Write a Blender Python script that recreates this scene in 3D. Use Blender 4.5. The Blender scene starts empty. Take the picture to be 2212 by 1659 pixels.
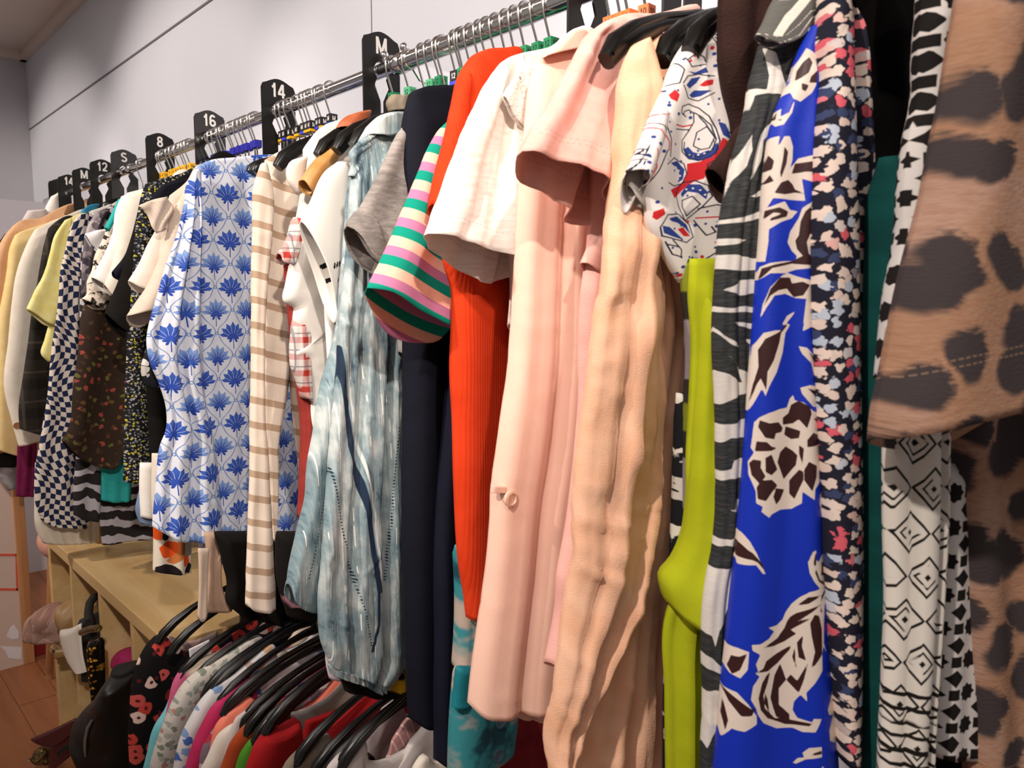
import bpy, math, random
import numpy as np
from mathutils import Vector, Matrix
from mathutils.geometry import tessellate_polygon

random.seed(7)
C = bpy.context.scene.collection
# ------------------------------------------------------------------ camera numbers
FP, PITCH, YAW, H = 1660.0, math.radians(6.0), math.radians(43.2), 1.37
Fh = np.array([-math.cos(YAW), math.sin(YAW), 0.0])
RT = np.array([math.sin(YAW), math.cos(YAW), 0.0])
FW = Fh * math.cos(PITCH) - np.array([0, 0, math.sin(PITCH)])
UP = Fh * math.sin(PITCH) + np.array([0, 0, math.cos(PITCH)])
CAM = np.array([0, 0, H])


def ray(px, py):
    return FW + (px - 1106) / FP * RT + (829.5 - py) / FP * UP


def aty(px, py, y):
    d = ray(px, py)
    return CAM + d * (y / d[1])


def atx(px, py, x):
    d = ray(px, py)
    return CAM + d * (x / d[0])


def proj(P):
    q = np.asarray(P, float) - CAM
    w = q @ FW
    return 1106 + FP * (q @ RT) / w, 829.5 - FP * (q @ UP) / w


def rail_x(px, y=0.8, z=1.78):
    lo, hi = -6.0, 0.6
    for _ in range(50):
        m = (lo + hi) / 2
        if proj((m, y, z))[0] < px:
            lo = m
        else:
            hi = m
    return m


def lin(h):
    h = h.lstrip('#')
    o = []
    for i in (0, 2, 4):
        c = int(h[i:i + 2], 16) / 255
        o.append(c / 12.92 if c <= 0.04045 else ((c + 0.055) / 1.055) ** 2.4)
    return (*o, 1.0)


# ------------------------------------------------------------------ node expressions
class Ex:
    def __init__(s, m, o):
        s.m, s.o = m, o

    def _b(s, op, b, rev=False):
        return s.m.math(op, b, s) if rev else s.m.math(op, s, b)

    def __add__(s, b): return s._b('ADD', b)
    def __radd__(s, b): return s._b('ADD', b)
    def __sub__(s, b): return s._b('SUBTRACT', b)
    def __rsub__(s, b): return s._b('SUBTRACT', b, True)
    def __mul__(s, b): return s._b('MULTIPLY', b)
    def __rmul__(s, b): return s._b('MULTIPLY', b)
    def __truediv__(s, b): return s._b('DIVIDE', b)
    def __neg__(s): return s._b('MULTIPLY', -1.0)


class Mat:
    def __init__(s, name):
        s.mat = bpy.data.materials.new(name)
        s.mat.use_nodes = True
        s.t = s.mat.node_tree
        s.n = s.t.nodes
        s.bsdf = s.n['Principled BSDF']
        s._uv = None

    def put(s, sock, v):
        if isinstance(v, Ex):
            s.t.links.new(v.o, sock)
        elif isinstance(v, bpy.types.NodeSocket):
            s.t.links.new(v, sock)
        elif isinstance(v, str):
            sock.default_value = lin(v)
        else:
            sock.default_value = v

    def math(s, op, a, b=0.0, c=None):
        n = s.n.new('ShaderNodeMath')
        n.operation = op
        s.put(n.inputs[0], a)
        s.put(n.inputs[1], b)
        if c is not None:
            s.put(n.inputs[2], c)
        return Ex(s, n.outputs[0])

    def sin(s, a): return s.math('SINE', a)
    def cos(s, a): return s.math('COSINE', a)
    def abs(s, a): return s.math('ABSOLUTE', a)
    def mod(s, a, b): return s.math('FLOORED_MODULO', a, b)
    def floor(s, a): return s.math('FLOOR', a)
    def mn(s, a, b): return s.math('MINIMUM', a, b)
    def mx(s, a, b): return s.math('MAXIMUM', a, b)
    def sqrt(s, a): return s.math('SQRT', a)
    def atan2(s, a, b): return s.math('ARCTAN2', a, b)

    def ss(s, x, e0, e1):
        n = s.n.new('ShaderNodeMapRange')
        n.interpolation_type = 'SMOOTHSTEP'
        inv = e0 > e1
        if inv:
            e0, e1 = e1, e0
        s.put(n.inputs['Value'], x)
        n.inputs['From Min'].default_value = e0
        n.inputs['From Max'].default_value = e1
        r = Ex(s, n.outputs['Result'])
        return (1.0 - r) if inv else r

    def uv(s):
        if s._uv is None:
            t = s.n.new('ShaderNodeUVMap')
            t.uv_map = 'UVMap'
            q = s.n.new('ShaderNodeSeparateXYZ')
            s.t.links.new(t.outputs[0], q.inputs[0])
            s._uv = Ex(s, q.outputs[0]), Ex(s, q.outputs[1])
        return s._uv

    def obj(s):
        t = s.n.new('ShaderNodeTexCoord')
        q = s.n.new('ShaderNodeSeparateXYZ')
        s.t.links.new(t.outputs['Object'], q.inputs[0])
        return [Ex(s, q.outputs[i]) for i in range(3)]

    def attr(s, name):
        n = s.n.new('ShaderNodeAttribute')
        n.attribute_name = name
        return Ex(s, n.outputs['Fac'])

    def vec(s, x, y, z=0.0):
        n = s.n.new('ShaderNodeCombineXYZ')
        for i, v in enumerate((x, y, z)):
            s.put(n.inputs[i], v)
        return n.outputs[0]

    def noise(s, x, y, scale=1.0, detail=2.0, rough=0.5, z=0.0):
        n = s.n.new('ShaderNodeTexNoise')
        s.put(n.inputs['Vector'], s.vec(x, y, z))
        n.inputs['Scale'].default_value = scale
        n.inputs['Detail'].default_value = detail
        n.inputs['Roughness'].default_value = rough
        return Ex(s, n.outputs[0])

    def vor(s, x, y, scale=1.0, feature='F1', rand=1.0):
        n = s.n.new('ShaderNodeTexVoronoi')
        n.feature = feature
        n.voronoi_dimensions = '2D'
        s.put(n.inputs['Vector'], s.vec(x, y))
        n.inputs['Scale'].default_value = scale
        n.inputs['Randomness'].default_value = rand
        col = n.outputs['Color'] if feature != 'DISTANCE_TO_EDGE' else None
        return Ex(s, n.outputs['Distance']), col

    def chan(s, col, i=0):
        q = s.n.new('ShaderNodeSeparateColor')
        s.t.links.new(col, q.inputs[0])
        return Ex(s, q.outputs[i])

    def mix(s, f, a, b):
        n = s.n.new('ShaderNodeMix')
        n.data_type = 'RGBA'
        s.put(n.inputs[0], f)
        s.put(n.inputs[6], a)
        s.put(n.inputs[7], b)
        return n.outputs[2]

    def out(s, col, rough=0.85, sheen=0.0, bump=None, bs=0.3, bd=0.002, metal=0.0, spec=0.25):
        b = s.bsdf
        s.put(b.inputs['Base Color'], col)
        s.put(b.inputs['Roughness'], rough)
        b.inputs['Metallic'].default_value = metal
        b.inputs['Specular IOR Level'].default_value = spec
        if sheen:
            b.inputs['Sheen Weight'].default_value = sheen
            b.inputs['Sheen Roughness'].default_value = 0.5
        if bump is not None:
            n = s.n.new('ShaderNodeBump')
            n.inputs['Strength'].default_value = bs
            n.inputs['Distance'].default_value = bd
            s.put(n.inputs['Height'], bump)
            s.t.links.new(n.outputs[0], b.inputs['Normal'])
        return s.mat


def cloth(name, col, col2=None, rough=0.9, sheen=0.0, weave=900, spec=0.15, wr=0.0, bs=0.25):
    """plain woven or knitted cloth: slight colour mottling, fine weave, optional creases"""
    m = Mat(name)
    u, v = m.uv()
    n = m.noise(u, v, 35, 4)
    c = m.mix(m.ss(n, 0.3, 0.7), col, col2 or col)
    b = m.noise(u * weave, v * weave, 1.0, 2) * 0.25
    if wr:
        b = b + m.noise(u * 26 + m.noise(u, v, 9) * 3, v * 9, 1.0, 3) * wr
    return m.out(c, rough, sheen, b, bs, 0.004, spec=spec)


# ------------------------------------------------------------------ mesh helpers
def link(name, me, parent=None, mat=None):
    o = bpy.data.objects.new(name, me)
    C.objects.link(o)
    if mat is not None:
        me.materials.append(mat)
    if parent is not None:
        o.parent = parent
        p = parent
        off = Vector((0, 0, 0))
        while p is not None:
            off += p.location
            p = p.parent
        o.location = -off
    return o


def tag(o, label, cat, group=None):
    o['label'] = label
    o['category'] = cat
    if group:
        o['group'] = group
    return o


def thing(name, label, cat, loc=(0, 0, 0), group=None):
    o = bpy.data.objects.new(name, None)
    C.objects.link(o)
    o.location = loc
    o.empty_display_size = 0.05
    return tag(o, label, cat, group)


class MB:
    def __init__(s):
        s.v, s.f, s.mi = [], [], []

    def add(s, vs, fs, mi=0):
        o = len(s.v)
        s.v += [tuple(map(float, p)) for p in vs]
        s.f += [tuple(i + o for i in f) for f in fs]
        s.mi += [mi] * len(fs)

    def box(s, x0, x1, y0, y1, z0, z1, mi=0):
        vs = [(x, y, z) for x in (x0, x1) for y in (y0, y1) for z in (z0, z1)]
        s.add(vs, [(0, 1, 3, 2), (4, 6, 7, 5), (0, 4, 5, 1), (2, 3, 7, 6), (0, 2, 6, 4), (1, 5, 7, 3)], mi)

    def tube(s, pts, rad, n=8, flat=1.0, cap=True, mi=0, ref=(1, 0, 0), sq=1.0):
        """sweep; rad per point; flat scales the radius along ref"""
        P = [np.array(p, float) for p in pts]
        if not hasattr(rad, '__len__'):
            rad = [rad] * len(P)
        if not hasattr(flat, '__len__'):
            flat = [flat] * len(P)
        vs = []
        for i, p in enumerate(P):
            d = P[min(i + 1, len(P) - 1)] - P[max(i - 1, 0)]
            d = d / (np.linalg.norm(d) + 1e-9)
            a = np.array(ref, float)
            a = a - d * (a @ d)
            if np.linalg.norm(a) < 1e-3:
                a = np.array((0, 1, 0.0)) - d * d[1]
            a /= np.linalg.norm(a)
            b = np.cross(d, a)
            for k in range(n):
                t = 2 * math.pi * k / n
                c, q = math.cos(t), math.sin(t)
                c = math.copysign(abs(c) ** sq, c)
                q = math.copysign(abs(q) ** sq, q)
                vs.append(p + a * c * rad[i] * flat[i] + b * q * rad[i])
        fs = [(i * n + k, i * n + (k + 1) % n, (i + 1) * n + (k + 1) % n, (i + 1) * n + k)
              for i in range(len(P) - 1) for k in range(n)]
        if cap:
            fs += [tuple(range(n))[::-1], tuple((len(P) - 1) * n + k for k in range(n))]
        s.add(vs, fs, mi)

    def lathe(s, prof, axis_o, n=20, mi=0, ax='z'):
        vs = []
        for r, h in prof:
            for k in range(n):
                t = 2 * math.pi * k / n
                a, b = r * math.cos(t), r * math.sin(t)
                q = {'z': (a, b, h), 'x': (h, a, b), 'y': (a, h, b)}[ax]
                vs.append((axis_o[0] + q[0], axis_o[1] + q[1], axis_o[2] + q[2]))
        fs = [(i * n + k, i * n + (k + 1) % n, (i + 1) * n + (k + 1) % n, (i + 1) * n + k)
              for i in range(len(prof) - 1) for k in range(n)]
        fs += [tuple(range(n))[::-1], tuple((len(prof) - 1) * n + k for k in range(n))]
        s.add(vs, fs, mi)

    def ball(s, c, r, sc=(1, 1, 1), n=14, mi=0):
        prof = [(max(1e-4, math.sin(math.pi * i / 10)) , -math.cos(math.pi * i / 10)) for i in range(11)]
        vs, fs = [], []
        for q, h in prof:
            for k in range(n):
                t = 2 * math.pi * k / n
                vs.append((c[0] + r * sc[0] * q * math.cos(t), c[1] + r * sc[1] * q * math.sin(t), c[2] + r * sc[2] * h))
        fs = [(i * n + k, i * n + (k + 1) % n, (i + 1) * n + (k + 1) % n, (i + 1) * n + k)
              for i in range(10) for k in range(n)]
        s.add(vs, fs, mi)

    def prism_x(s, poly, x0, x1, mi=0):
        """polygon in (y,z) extruded along x"""
        n = len(poly)
        vs = [(x0, y, z) for y, z in poly] + [(x1, y, z) for y, z in poly]
        tr = tessellate_polygon([[Vector((y, z, 0)) for y, z in poly]])
        fs = [tuple(t) for t in tr] + [tuple(i + n for i in t[::-1]) for t in tr]
        fs += [(i, (i + 1) % n, n + (i + 1) % n, n + i) for i in range(n)]
        s.add(vs, fs, mi)

    def mesh(s, name, smooth=True):
        me = bpy.data.meshes.new(name)
        me.from_pydata(s.v, [], s.f)
        me.polygons.foreach_set('material_index', s.mi)
        me.polygons.foreach_set('use_smooth', [smooth] * len(s.f))
        me.update()
        return me

    def build(s, name, mats, parent=None, smooth=True, bevel=0.0, sharp=True):
        me = s.mesh(name, smooth)
        for m in (mats if isinstance(mats, (list, tuple)) else [mats]):
            me.materials.append(m)
        if smooth and sharp:
            me.set_sharp_from_angle(angle=math.radians(38))
        o = link(name, me, parent)
        if bevel:
            b = o.modifiers.new('bevel', 'BEVEL')
            b.width = bevel
            b.segments = 2
            b.limit_method = 'ANGLE'
        return o


def _arc(cx, cy, rx, ry, a0, a1, n=14):
    return [(cx + rx * math.cos(math.radians(a0 + (a1 - a0) * i / n)), cy + ry * math.sin(math.radians(a0 + (a1 - a0) * i / n))) for i in range(n + 1)]


GLYPH = {  # stroke centre lines in a box 0.56 wide and 1 high
    '0': (0.56, [_arc(0.28, 0.5, 0.2, 0.42, 0, 360, 28)]),
    '1': (0.40, [[(0.04, 0.70), (0.16, 0.74), (0.24, 0.92)], [(0.24, 1.0), (0.24, 0.0)]]),
    '2': (0.56, [_arc(0.28, 0.70, 0.2, 0.22, 170, -30) + [(0.30, 0.32), (0.12, 0.16), (0.08, 0.08)], [(0.03, 0.08), (0.53, 0.08)]]),
    '4': (0.58, [[(0.40, 0.0), (0.40, 0.98)], [(0.36, 0.94), (0.06, 0.30)], [(0.0, 0.27), (0.56, 0.27)]]),
    '6': (0.56, [_arc(0.28, 0.30, 0.2, 0.22, 0, 360, 24), [(0.085, 0.30), (0.09, 0.55)] + _arc(0.29, 0.62, 0.2, 0.30, 170, 35)]),
    '8': (0.56, [_arc(0.28, 0.285, 0.2, 0.205, 0, 360, 24), _arc(0.28, 0.725, 0.175, 0.19, 0, 360, 24)]),
    'S': (0.64, [_arc(0.32, 0.71, 0.22, 0.21, 25, 200) + _arc(0.32, 0.29, 0.23, 0.21, 80, -160)]),
    'M': (0.80, [[(0.09, 0.0), (0.09, 1.0)], [(0.71, 0.0), (0.71, 1.0)], [(0.11, 0.97), (0.40, 0.05)], [(0.69, 0.97), (0.40, 0.05)]]),
}


def text_geo(txt, size, w=0.17):
    """flat lettering from stroke centre lines, centred on the origin"""
    tot = sum(GLYPH[c][0] for c in txt) + 0.10 * (len(txt) - 1)
    x0 = -tot / 2
    vs, fs = [], []
    for c in txt:
        adv, lines = GLYPH[c]
        for li, L in enumerate(lines):
            P = np.array(L, float)
            T = np.gradient(P, axis=0)
            T /= np.linalg.norm(T, axis=1)[:, None] + 1e-9
            N = np.stack([-T[:, 1], T[:, 0]], 1) * w / 2
            o = len(vs)
            for p, n in zip(P, N):
                for q in (p + n, p - n):
                    vs.append(((q[0] + x0) * size, (q[1] - 0.5) * size, 0.00007 * li))
            fs += [(o + 2 * i, o + 2 * i + 1, o + 2 * i + 3, o + 2 * i + 2) for i in range(len(P) - 1)]
        x0 += adv + 0.10
    return vs, fs


# ------------------------------------------------------------------ cloth sheets
def W(y, z):
    return ('w', y, z)


class Plane:
    """upright plane that a garment hangs in: a point on it and its bearing (0 = square to the rail)"""
    def __init__(s, px, py, y=0.6, phi=0.0, dx=0.0):
        s.A = aty(px, py, y)
        s.A[0] += dx
        t = math.radians(phi)
        s.d = np.array([math.sin(t), math.cos(t), 0])
        s.n = np.array([math.cos(t), -math.sin(t), 0])
        s.c = math.cos(t)

    def q(s, p):
        if p[0] == 'w':
            return np.array([(p[1] - s.A[1]) / s.c, p[2]])
        d = ray(p[0], p[1])
        k = ((s.A - CAM) @ s.n) / (d @ s.n)
        X = CAM + d * k
        return np.array([(X - s.A) @ s.d, X[2]])

    def P(s, a, z, h):
        X = s.A[0] + s.d[0] * a + s.n[0] * h
        Y = s.A[1] + s.d[1] * a + s.n[1] * h
        return np.stack([X, Y, z + 0 * X], -1)


def curve(pts, n):
    P = np.array(pts, float)
    if len(P) == 1:
        return np.repeat(P, n, 0)
    L = np.r_[0, np.cumsum(np.maximum(np.linalg.norm(np.diff(P, axis=0), axis=1), 1e-6))]
    L /= L[-1]
    t = np.linspace(0, 1, n)
    if len(P) == 2:
        return P[0] + (P[1] - P[0]) * t[:, None]
    D = np.zeros_like(P)
    dl = np.diff(L)[:, None]
    sl = np.diff(P, axis=0) / dl
    D[1:-1] = (sl[:-1] * dl[1:] + sl[1:] * dl[:-1]) / (dl[1:] + dl[:-1])
    D[0], D[-1] = sl[0], sl[-1]
    i = np.clip(np.searchsorted(L, t, side='right') - 1, 0, len(P) - 2)
    h = (L[i + 1] - L[i])[:, None]
    u = ((t - L[i])[:, None]) / h
    return ((2 * u**3 - 3 * u**2 + 1) * P[i] + (u**3 - 2 * u**2 + u) * h * D[i]
            + (-2 * u**3 + 3 * u**2) * P[i + 1] + (u**3 - u**2) * h * D[i + 1])


def wn(a, z, fa, fz, seed):
    r = np.random.RandomState(seed)
    o = 0 * a
    for i in range(9):
        k = 0.5 + 1.6 * r.rand()
        p = r.rand(4) * 6.28
        w = 1.2 * np.sin(2 * np.pi * (fa * 0.6 * r.randn() * a + fz * 0.6 * z) + p[0])
        o = o + np.sin(2 * np.pi * (fa * k * a * (0.7 + 0.6 * r.rand()) + fz * r.randn() * z) + p[1] + w) / k
    return o / 4.0


def sdf(X, Y, shapes):
    best = np.full(X.shape, 9.0)
    for kind, pts, w in shapes:
        P = np.array(pts, float)
        if kind == 'dot':
            for p in P:
                best = np.minimum(best, np.hypot(X - p[0], Y - p[1]) - w)
            continue
        x0, y0, x1, y1 = P[:, 0].min() - 12, P[:, 1].min() - 12, P[:, 0].max() + 12, P[:, 1].max() + 12
        m = (X > x0) & (X < x1) & (Y > y0) & (Y < y1)
        if not m.any():
            continue
        x, y = X[m], Y[m]
        d = np.full(x.shape, 1e9)
        ins = np.zeros(x.shape, bool)
        n = len(P)
        for i in range(n if kind == 'poly' else n - 1):
            p, q = P[i], P[(i + 1) % n]
            e = q - p
            t = np.clip(((x - p[0]) * e[0] + (y - p[1]) * e[1]) / (e @ e + 1e-9), 0, 1)
            d = np.minimum(d, np.hypot(x - p[0] - t * e[0], y - p[1] - t * e[1]))
            if kind == 'poly':
                c = (p[1] > y) != (q[1] > y)
                with np.errstate(divide='ignore', invalid='ignore'):
                    ins ^= c & (x < (q[0] - p[0]) * (y - p[1]) / (q[1] - p[1] + 1e-12) + p[0])
        d = np.where(ins, -d, d) if kind == 'poly' else d - w / 2
        best[m] = np.minimum(best[m], d)
    return np.clip(best, -9, 9)


def sheet(name, pl, left, bot, right, mat, top=None, parent=None, th=0.02, thb=None, folds=(), bulge=0.0,
          wr=None, drop=0.0, dk=1.0, res=0.006, prints=None, cap=True, solid=0.0012, curl=0.0, pin=0.12, cr=None):
    """A hanging double layer of cloth: four traced edges span it, front and back faces part by th, folds run through it."""
    q = lambda L: [pl.q(p) for p in L]
    L_, R_ = q(left), q(right)
    T_ = q(top) if top else [L_[0], R_[0]]
    B_ = q(bot)
    T_[0], T_[-1] = L_[0], R_[0]
    if len(B_) == 1:
        B_ = [L_[-1], R_[-1]]
    B_[0], B_[-1] = L_[-1], R_[-1]
    ln = lambda c: np.linalg.norm(np.diff(np.array(c), axis=0), axis=1).sum()
    nt = int(np.clip(max(ln(L_), ln(R_)) / res, 14, 820))
    ml, mr = curve(L_, 9), curve(R_, 9)
    ns = int(np.clip(max(ln(T_), ln(B_), np.linalg.norm(ml - mr, axis=1).max()) / res, 12, 90 if prints is None else 260))
    s = np.linspace(0, 1, ns)
    s = 0.55 * s + 0.45 * (1 - np.cos(np.pi * s)) / 2
    s[0], s[-1] = 0, 1
    t = np.linspace(0, 1, nt)
    g = lambda c, tt: np.stack([np.interp(tt, np.linspace(0, 1, len(c)), c[:, i]) for i in (0, 1)], -1)
    Lc, Rc, Tc, Bc = curve(L_, nt), curve(R_, nt), g(curve(T_, ns * 3), s), g(curve(B_, ns * 3), s)

    def coons(t):
        l, r = g(Lc, t), g(Rc, t)
        S, T = s[None, :, None], t[:, None, None]
        return ((1 - T) * Tc[None] + T * Bc[None] + (1 - S) * l[:, None] + S * r[:, None]
                - ((1 - S) * (1 - T) * L_[0] + S * (1 - T) * R_[0] + (1 - S) * T * L_[-1] + S * T * R_[-1]))
    thb = th if thb is None else thb
    tt, sg = t[:, None], s[None, :]
    thk = (th + (thb - th) * tt ** 1.3) * (0.4 + 0.6 * np.minimum(1, tt / 0.06))
    rows = []
    for side in (1, -1):
        G = coons(t)
        if side < 0 and drop:
            G = G.copy()
            G[..., 1] -= drop * (tt ** 3) * np.sin(np.pi * np.clip(sg, 0, 1) ** dk) ** 0.7
        a, z = G[..., 0], G[..., 1]
        wid = np.abs(a[:, -1:] - a[:, :1]) + 1e-4
        r = np.minimum(thk * 0.75, wid * 0.5)
        e = np.minimum(sg * wid, (1 - sg) * wid) / r
        h = thk / 2 * np.sqrt(np.clip(1 - (1 - np.minimum(e, 1)) ** 2, 0, 1))
        dsp = 0 * a + bulge * np.sin(np.pi * sg) * np.minimum(1, tt / 0.1) + curl * (1 - sg) ** 2 * tt
        ramp = np.minimum(1, tt / pin) ** 1.5
        edge = 0.2 + 0.8 * np.clip(sg * wid / 0.035, 0, 1)
        for A, n, k, ph in folds:
            ww = 2 * np.pi * (n * sg + k * tt) + ph
            dsp = dsp + A * (np.sin(ww + 0.6 * np.sin(ww * 0.5 + 1))) * ramp * edge
        if wr:
            dsp = dsp + wr[0] * wn(a, z, wr[1], wr[2], wr[3] if len(wr) > 3 else 1) * np.minimum(1, tt / 0.05)
        for A, fq, ang, sd in (cr or ()):
            ca, sa = math.cos(math.radians(ang)), math.sin(math.radians(ang))
            w1 = wn(a, z, 4, 4, sd)
            rg = 1 - np.abs(np.sin(np.pi * fq * (a * ca + z * sa) + 2.2 * w1 + wn(a, z, 11, 9, sd + 1)))
            msk = np.clip(0.55 + 0.9 * wn(a, z, 5, 3, sd + 2), 0, 1)
            dsp = dsp + A * rg ** 1.6 * msk * np.minimum(1, tt / 0.05)
        rows.append((pl.P(a, z, side * h + dsp), a, z))
    F, B = rows
    V = np.concatenate([F[0], B[0][:, ::-1]], 1)
    Ua = np.concatenate([F[1], B[1][:, ::-1]], 1)
    Uz = np.concatenate([F[2], B[2][:, ::-1]], 1)
    m = 2 * ns
    idx = np.arange(nt * m).reshape(nt, m)
    nx = np.roll(idx, -1, 1)
    quads = np.stack([idx[:-1], idx[1:], nx[1:], nx[:-1]], -1).reshape(-1, 4)
    fs = quads.tolist()
    if cap:
        fs += [(k, k + 1, m - 2 - k, m - 1 - k) for k in range(ns - 1)]
    me = bpy.data.meshes.new(name)
    me.from_pydata(V.reshape(-1, 3).tolist(), [], fs)
    me.polygons.foreach_set('use_smooth', [True] * len(fs))
    uv = me.uv_layers.new(name='UVMap')
    li = np.zeros(len(me.loops), int)
    me.loops.foreach_get('vertex_index', li)
    uv.data.foreach_set('uv', np.stack([Ua.reshape(-1)[li], Uz.reshape(-1)[li]], -1).reshape(-1).astype(np.float32))
    hd = me.attributes.new('hd', 'FLOAT', 'POINT')
    hd.data.foreach_set('value', np.repeat((1 - t) * ln(Lc), m).astype(np.float32))
    if prints:
        flat = pl.P(Ua, Uz, 0 * Ua)
        PX, PY = proj(flat.reshape(-1, 3))
        for k, shapes in prints.items():
            at = me.attributes.new(k, 'FLOAT', 'POINT')
            at.data.foreach_set('value', sdf(PX, PY, shapes).astype(np.float32))
    me.update()
    o = link(name, me, parent, mat)
    if solid:
        md = o.modifiers.new('cloth', 'SOLIDIFY')
        md.thickness = solid
        md.offset = 0
    return o


def hang(pl, left, mat, name='body', hem=None, yb=1.0, top=None, neck=0.05, zb=None, bot=None, drop_neck=None, **kw):
    """whole body of a garment on a hanger: traced front edge, shoulders up to the neck, back edge near the wall"""
    z0 = pl.q(left[0])[1]
    y0 = pl.P(pl.q(left[0])[0], 0, 0)[1]
    zh = pl.q(left[-1])[1] if hem is None else hem
    tp = [left[0]] + list(top or [])
    yl = pl.P(pl.q(tp[-1])[0], 0, 0)[1]
    zl = pl.q(tp[-1])[1]
    zn = max(z0 + neck, zl)
    if drop_neck is not None:
        zn = zl - drop_neck
        tp.append(W(yl + 0.012, zn))
    for y, dz in ((0.70, 0.0), (0.745, 0.02), (0.80, 0.006), (0.855, 0.02), (0.90, 0.0)):
        if y > yl + 0.03:
            tp.append(W(y, zn + dz - (0.02 if y == 0.70 and yl < 0.66 else 0)))
    tp.append(W(yb, z0 - 0.01))
    bt = [left[-1]] + list(bot or []) + [W(yb, zh)]
    return sheet(name, pl, left, bt, [W(yb, z0 - 0.01), W(yb + 0.01, (z0 + zh) / 2), W(yb, zh)], mat, top=tp, **kw)


CR = {'T6': (1500, 100, 2.766), 'T5': (1500, 700, 3.317), 'T7': (1600, 1150, 3.26), 'T4': (1350, 550, 3.017),
      'N': (1350, 1100, 2.968), 'M': (1350, 300, 3.318), 'S7': (1212, 0, 4.533), 'J': (300, 750, 3.318),
      'H': (700, 1200, 3.615), 'T2': (1850, 650, 4.146), 'T1': (1850, 300, 4.146), 'F': (1500, 0, 3.107), 'C': (0, 1100, 2.968)}


def cv(k, *pts):
    x, y, s = CR[k]
    return [(x + pts[i] / s, y + pts[i + 1] / s) for i in range(0, len(pts), 2)]


def poly(k, *p): return ('poly', cv(k, *p), 0)
def line(k, w, *p): return ('line', cv(k, *p), max(2.6 if k in ('M', 'S7') else 1.9, w / CR[k][2]))
def dots(k, r, *p): return ('dot', cv(k, *p), r / CR[k][2])
# ================================================================== materials
TP = 2 * math.pi


def simple(name, col, rough=0.5, metal=0.0, spec=0.5, nz=None, col2=None):
    m = Mat(name)
    x, y, z = m.obj()
    c = col
    if col2:
        c = m.mix(m.ss(m.noise(x, y, nz or 12, 3, z=z), 0.35, 0.65), col, col2)
    return m.out(c, rough, metal=metal, spec=spec)


K = {}
K['chrome'] = simple('chrome', '#e4e4e6', 0.17, 1.0)
K['wire'] = simple('hook_wire', '#c9c6c2', 0.22, 1.0)
K['plastic'] = simple('black_plastic', '#0b0a09', 0.3, 0, 0.45)
K['matplastic'] = simple('divider_plastic', '#0e0c0b', 0.4, 0, 0.35)
K['gloss'] = simple('glossy_divider', '#15110e', 0.16, 0, 0.7)
K['white_print'] = simple('white_print', '#ece9e6', 0.6)
K['black_print'] = simple('black_print', '#17130f', 0.6)
K['green'] = simple('green_cube', '#0f7a4c', 0.45)
K['green_pale'] = simple('pale_green_cube', '#4da678', 0.45)
K['yellow'] = simple('yellow_cube', '#f0b31a', 0.45)
K['blue'] = simple('blue_cube', '#2a2aa6', 0.45)
K['blackcube'] = simple('black_cube', '#191616', 0.45)
K['orange'] = simple('orange_cube', '#ef6a25', 0.45)
K['bluedisc'] = simple('blue_disc', '#3146cf', 0.4)
K['lilacdisc'] = simple('lilac_disc', '#a9a8d8', 0.4)


def wood(name, a, b, sx, sy, sz, rough=0.5, lines=None):
    m = Mat(name)
    x, y, z = m.obj()
    n = m.noise(x * sx, y * sy, 1.0, 4, z=z * sz)
    n2 = m.noise(x * sx * 5, y * sy * 5, 1.0, 2, z=z * sz * 5)
    c = m.mix(m.ss(n + n2 * 0.35, 0.45, 0.85), a, b)
    if lines:
        w, l = lines
        row = m.floor(y / w)
        gy = m.abs(m.mod(y, w) / w - 0.5) * 2
        gx = m.abs(m.mod(x + row * 0.37 * l, l) / l - 0.5) * 2
        tone = m.mod(m.sin(row * 12.9 + m.floor((x + row * 0.37 * l) / l) * 7.3) * 43.7, 1.0)
        c = m.mix(tone * 0.35, c, b)
        c = m.mix(m.mx(m.ss(gy, 0.975, 0.995), m.ss(gx, 0.996, 0.999)), c, '#3a2317')
    return m.out(c, rough, spec=0.3)


K['shelfwood'] = wood('pale_birch', '#d0b283', '#c3a06c', 1.2, 14, 14, 0.55)
K['floor'] = wood('laminate_floor', '#8a5535', '#9d6440', 2.0, 26, 1, 0.4, (0.12, 1.2))
K['legwood'] = wood('beech_wood', '#b9875c', '#a9744b', 30, 30, 2, 0.5)
K['postwood'] = wood('pine_post', '#c08a45', '#b27a36', 40, 40, 4, 0.5)
K['pinkseat'] = simple('pink_plastic', '#cf9a86', 0.5)


def wallmat(name, a, b):
    m = Mat(name)
    x, y, z = m.obj()
    n = m.noise(x, y, 2.2, 4, z=z)
    f = m.noise(x, y, 160, 2, z=z)
    return m.out(m.mix(m.ss(n, 0.3, 0.7), a, b), 0.75, 0, f, 0.06, 0.003, spec=0.2)


K['wall'] = wallmat('lilac_wall_paint', '#cdcfd9', '#c9cbd5')
K['wall_end'] = wallmat('end_wall_paint', '#bfbcc2', '#bab7be')
K['ceil'] = wallmat('ceiling_paint', '#d6c6bc', '#d2c2b7')
K['panel'] = wallmat('panel_paint', '#cdb8ad', '#c8b2a6')
K['panel_up'] = wallmat('pale_panel_paint', '#d9d5d8', '#d6d1d6')
K['gap'] = simple('dark_gap', '#6d6a70', 0.9)
K['redline'] = simple('red_tape', '#cf5340', 0.7)
K['paper'] = simple('white_paper', '#dcd8dc', 0.7)
K['red'] = simple('dark_red_plastic', '#7a1418', 0.5)

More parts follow.
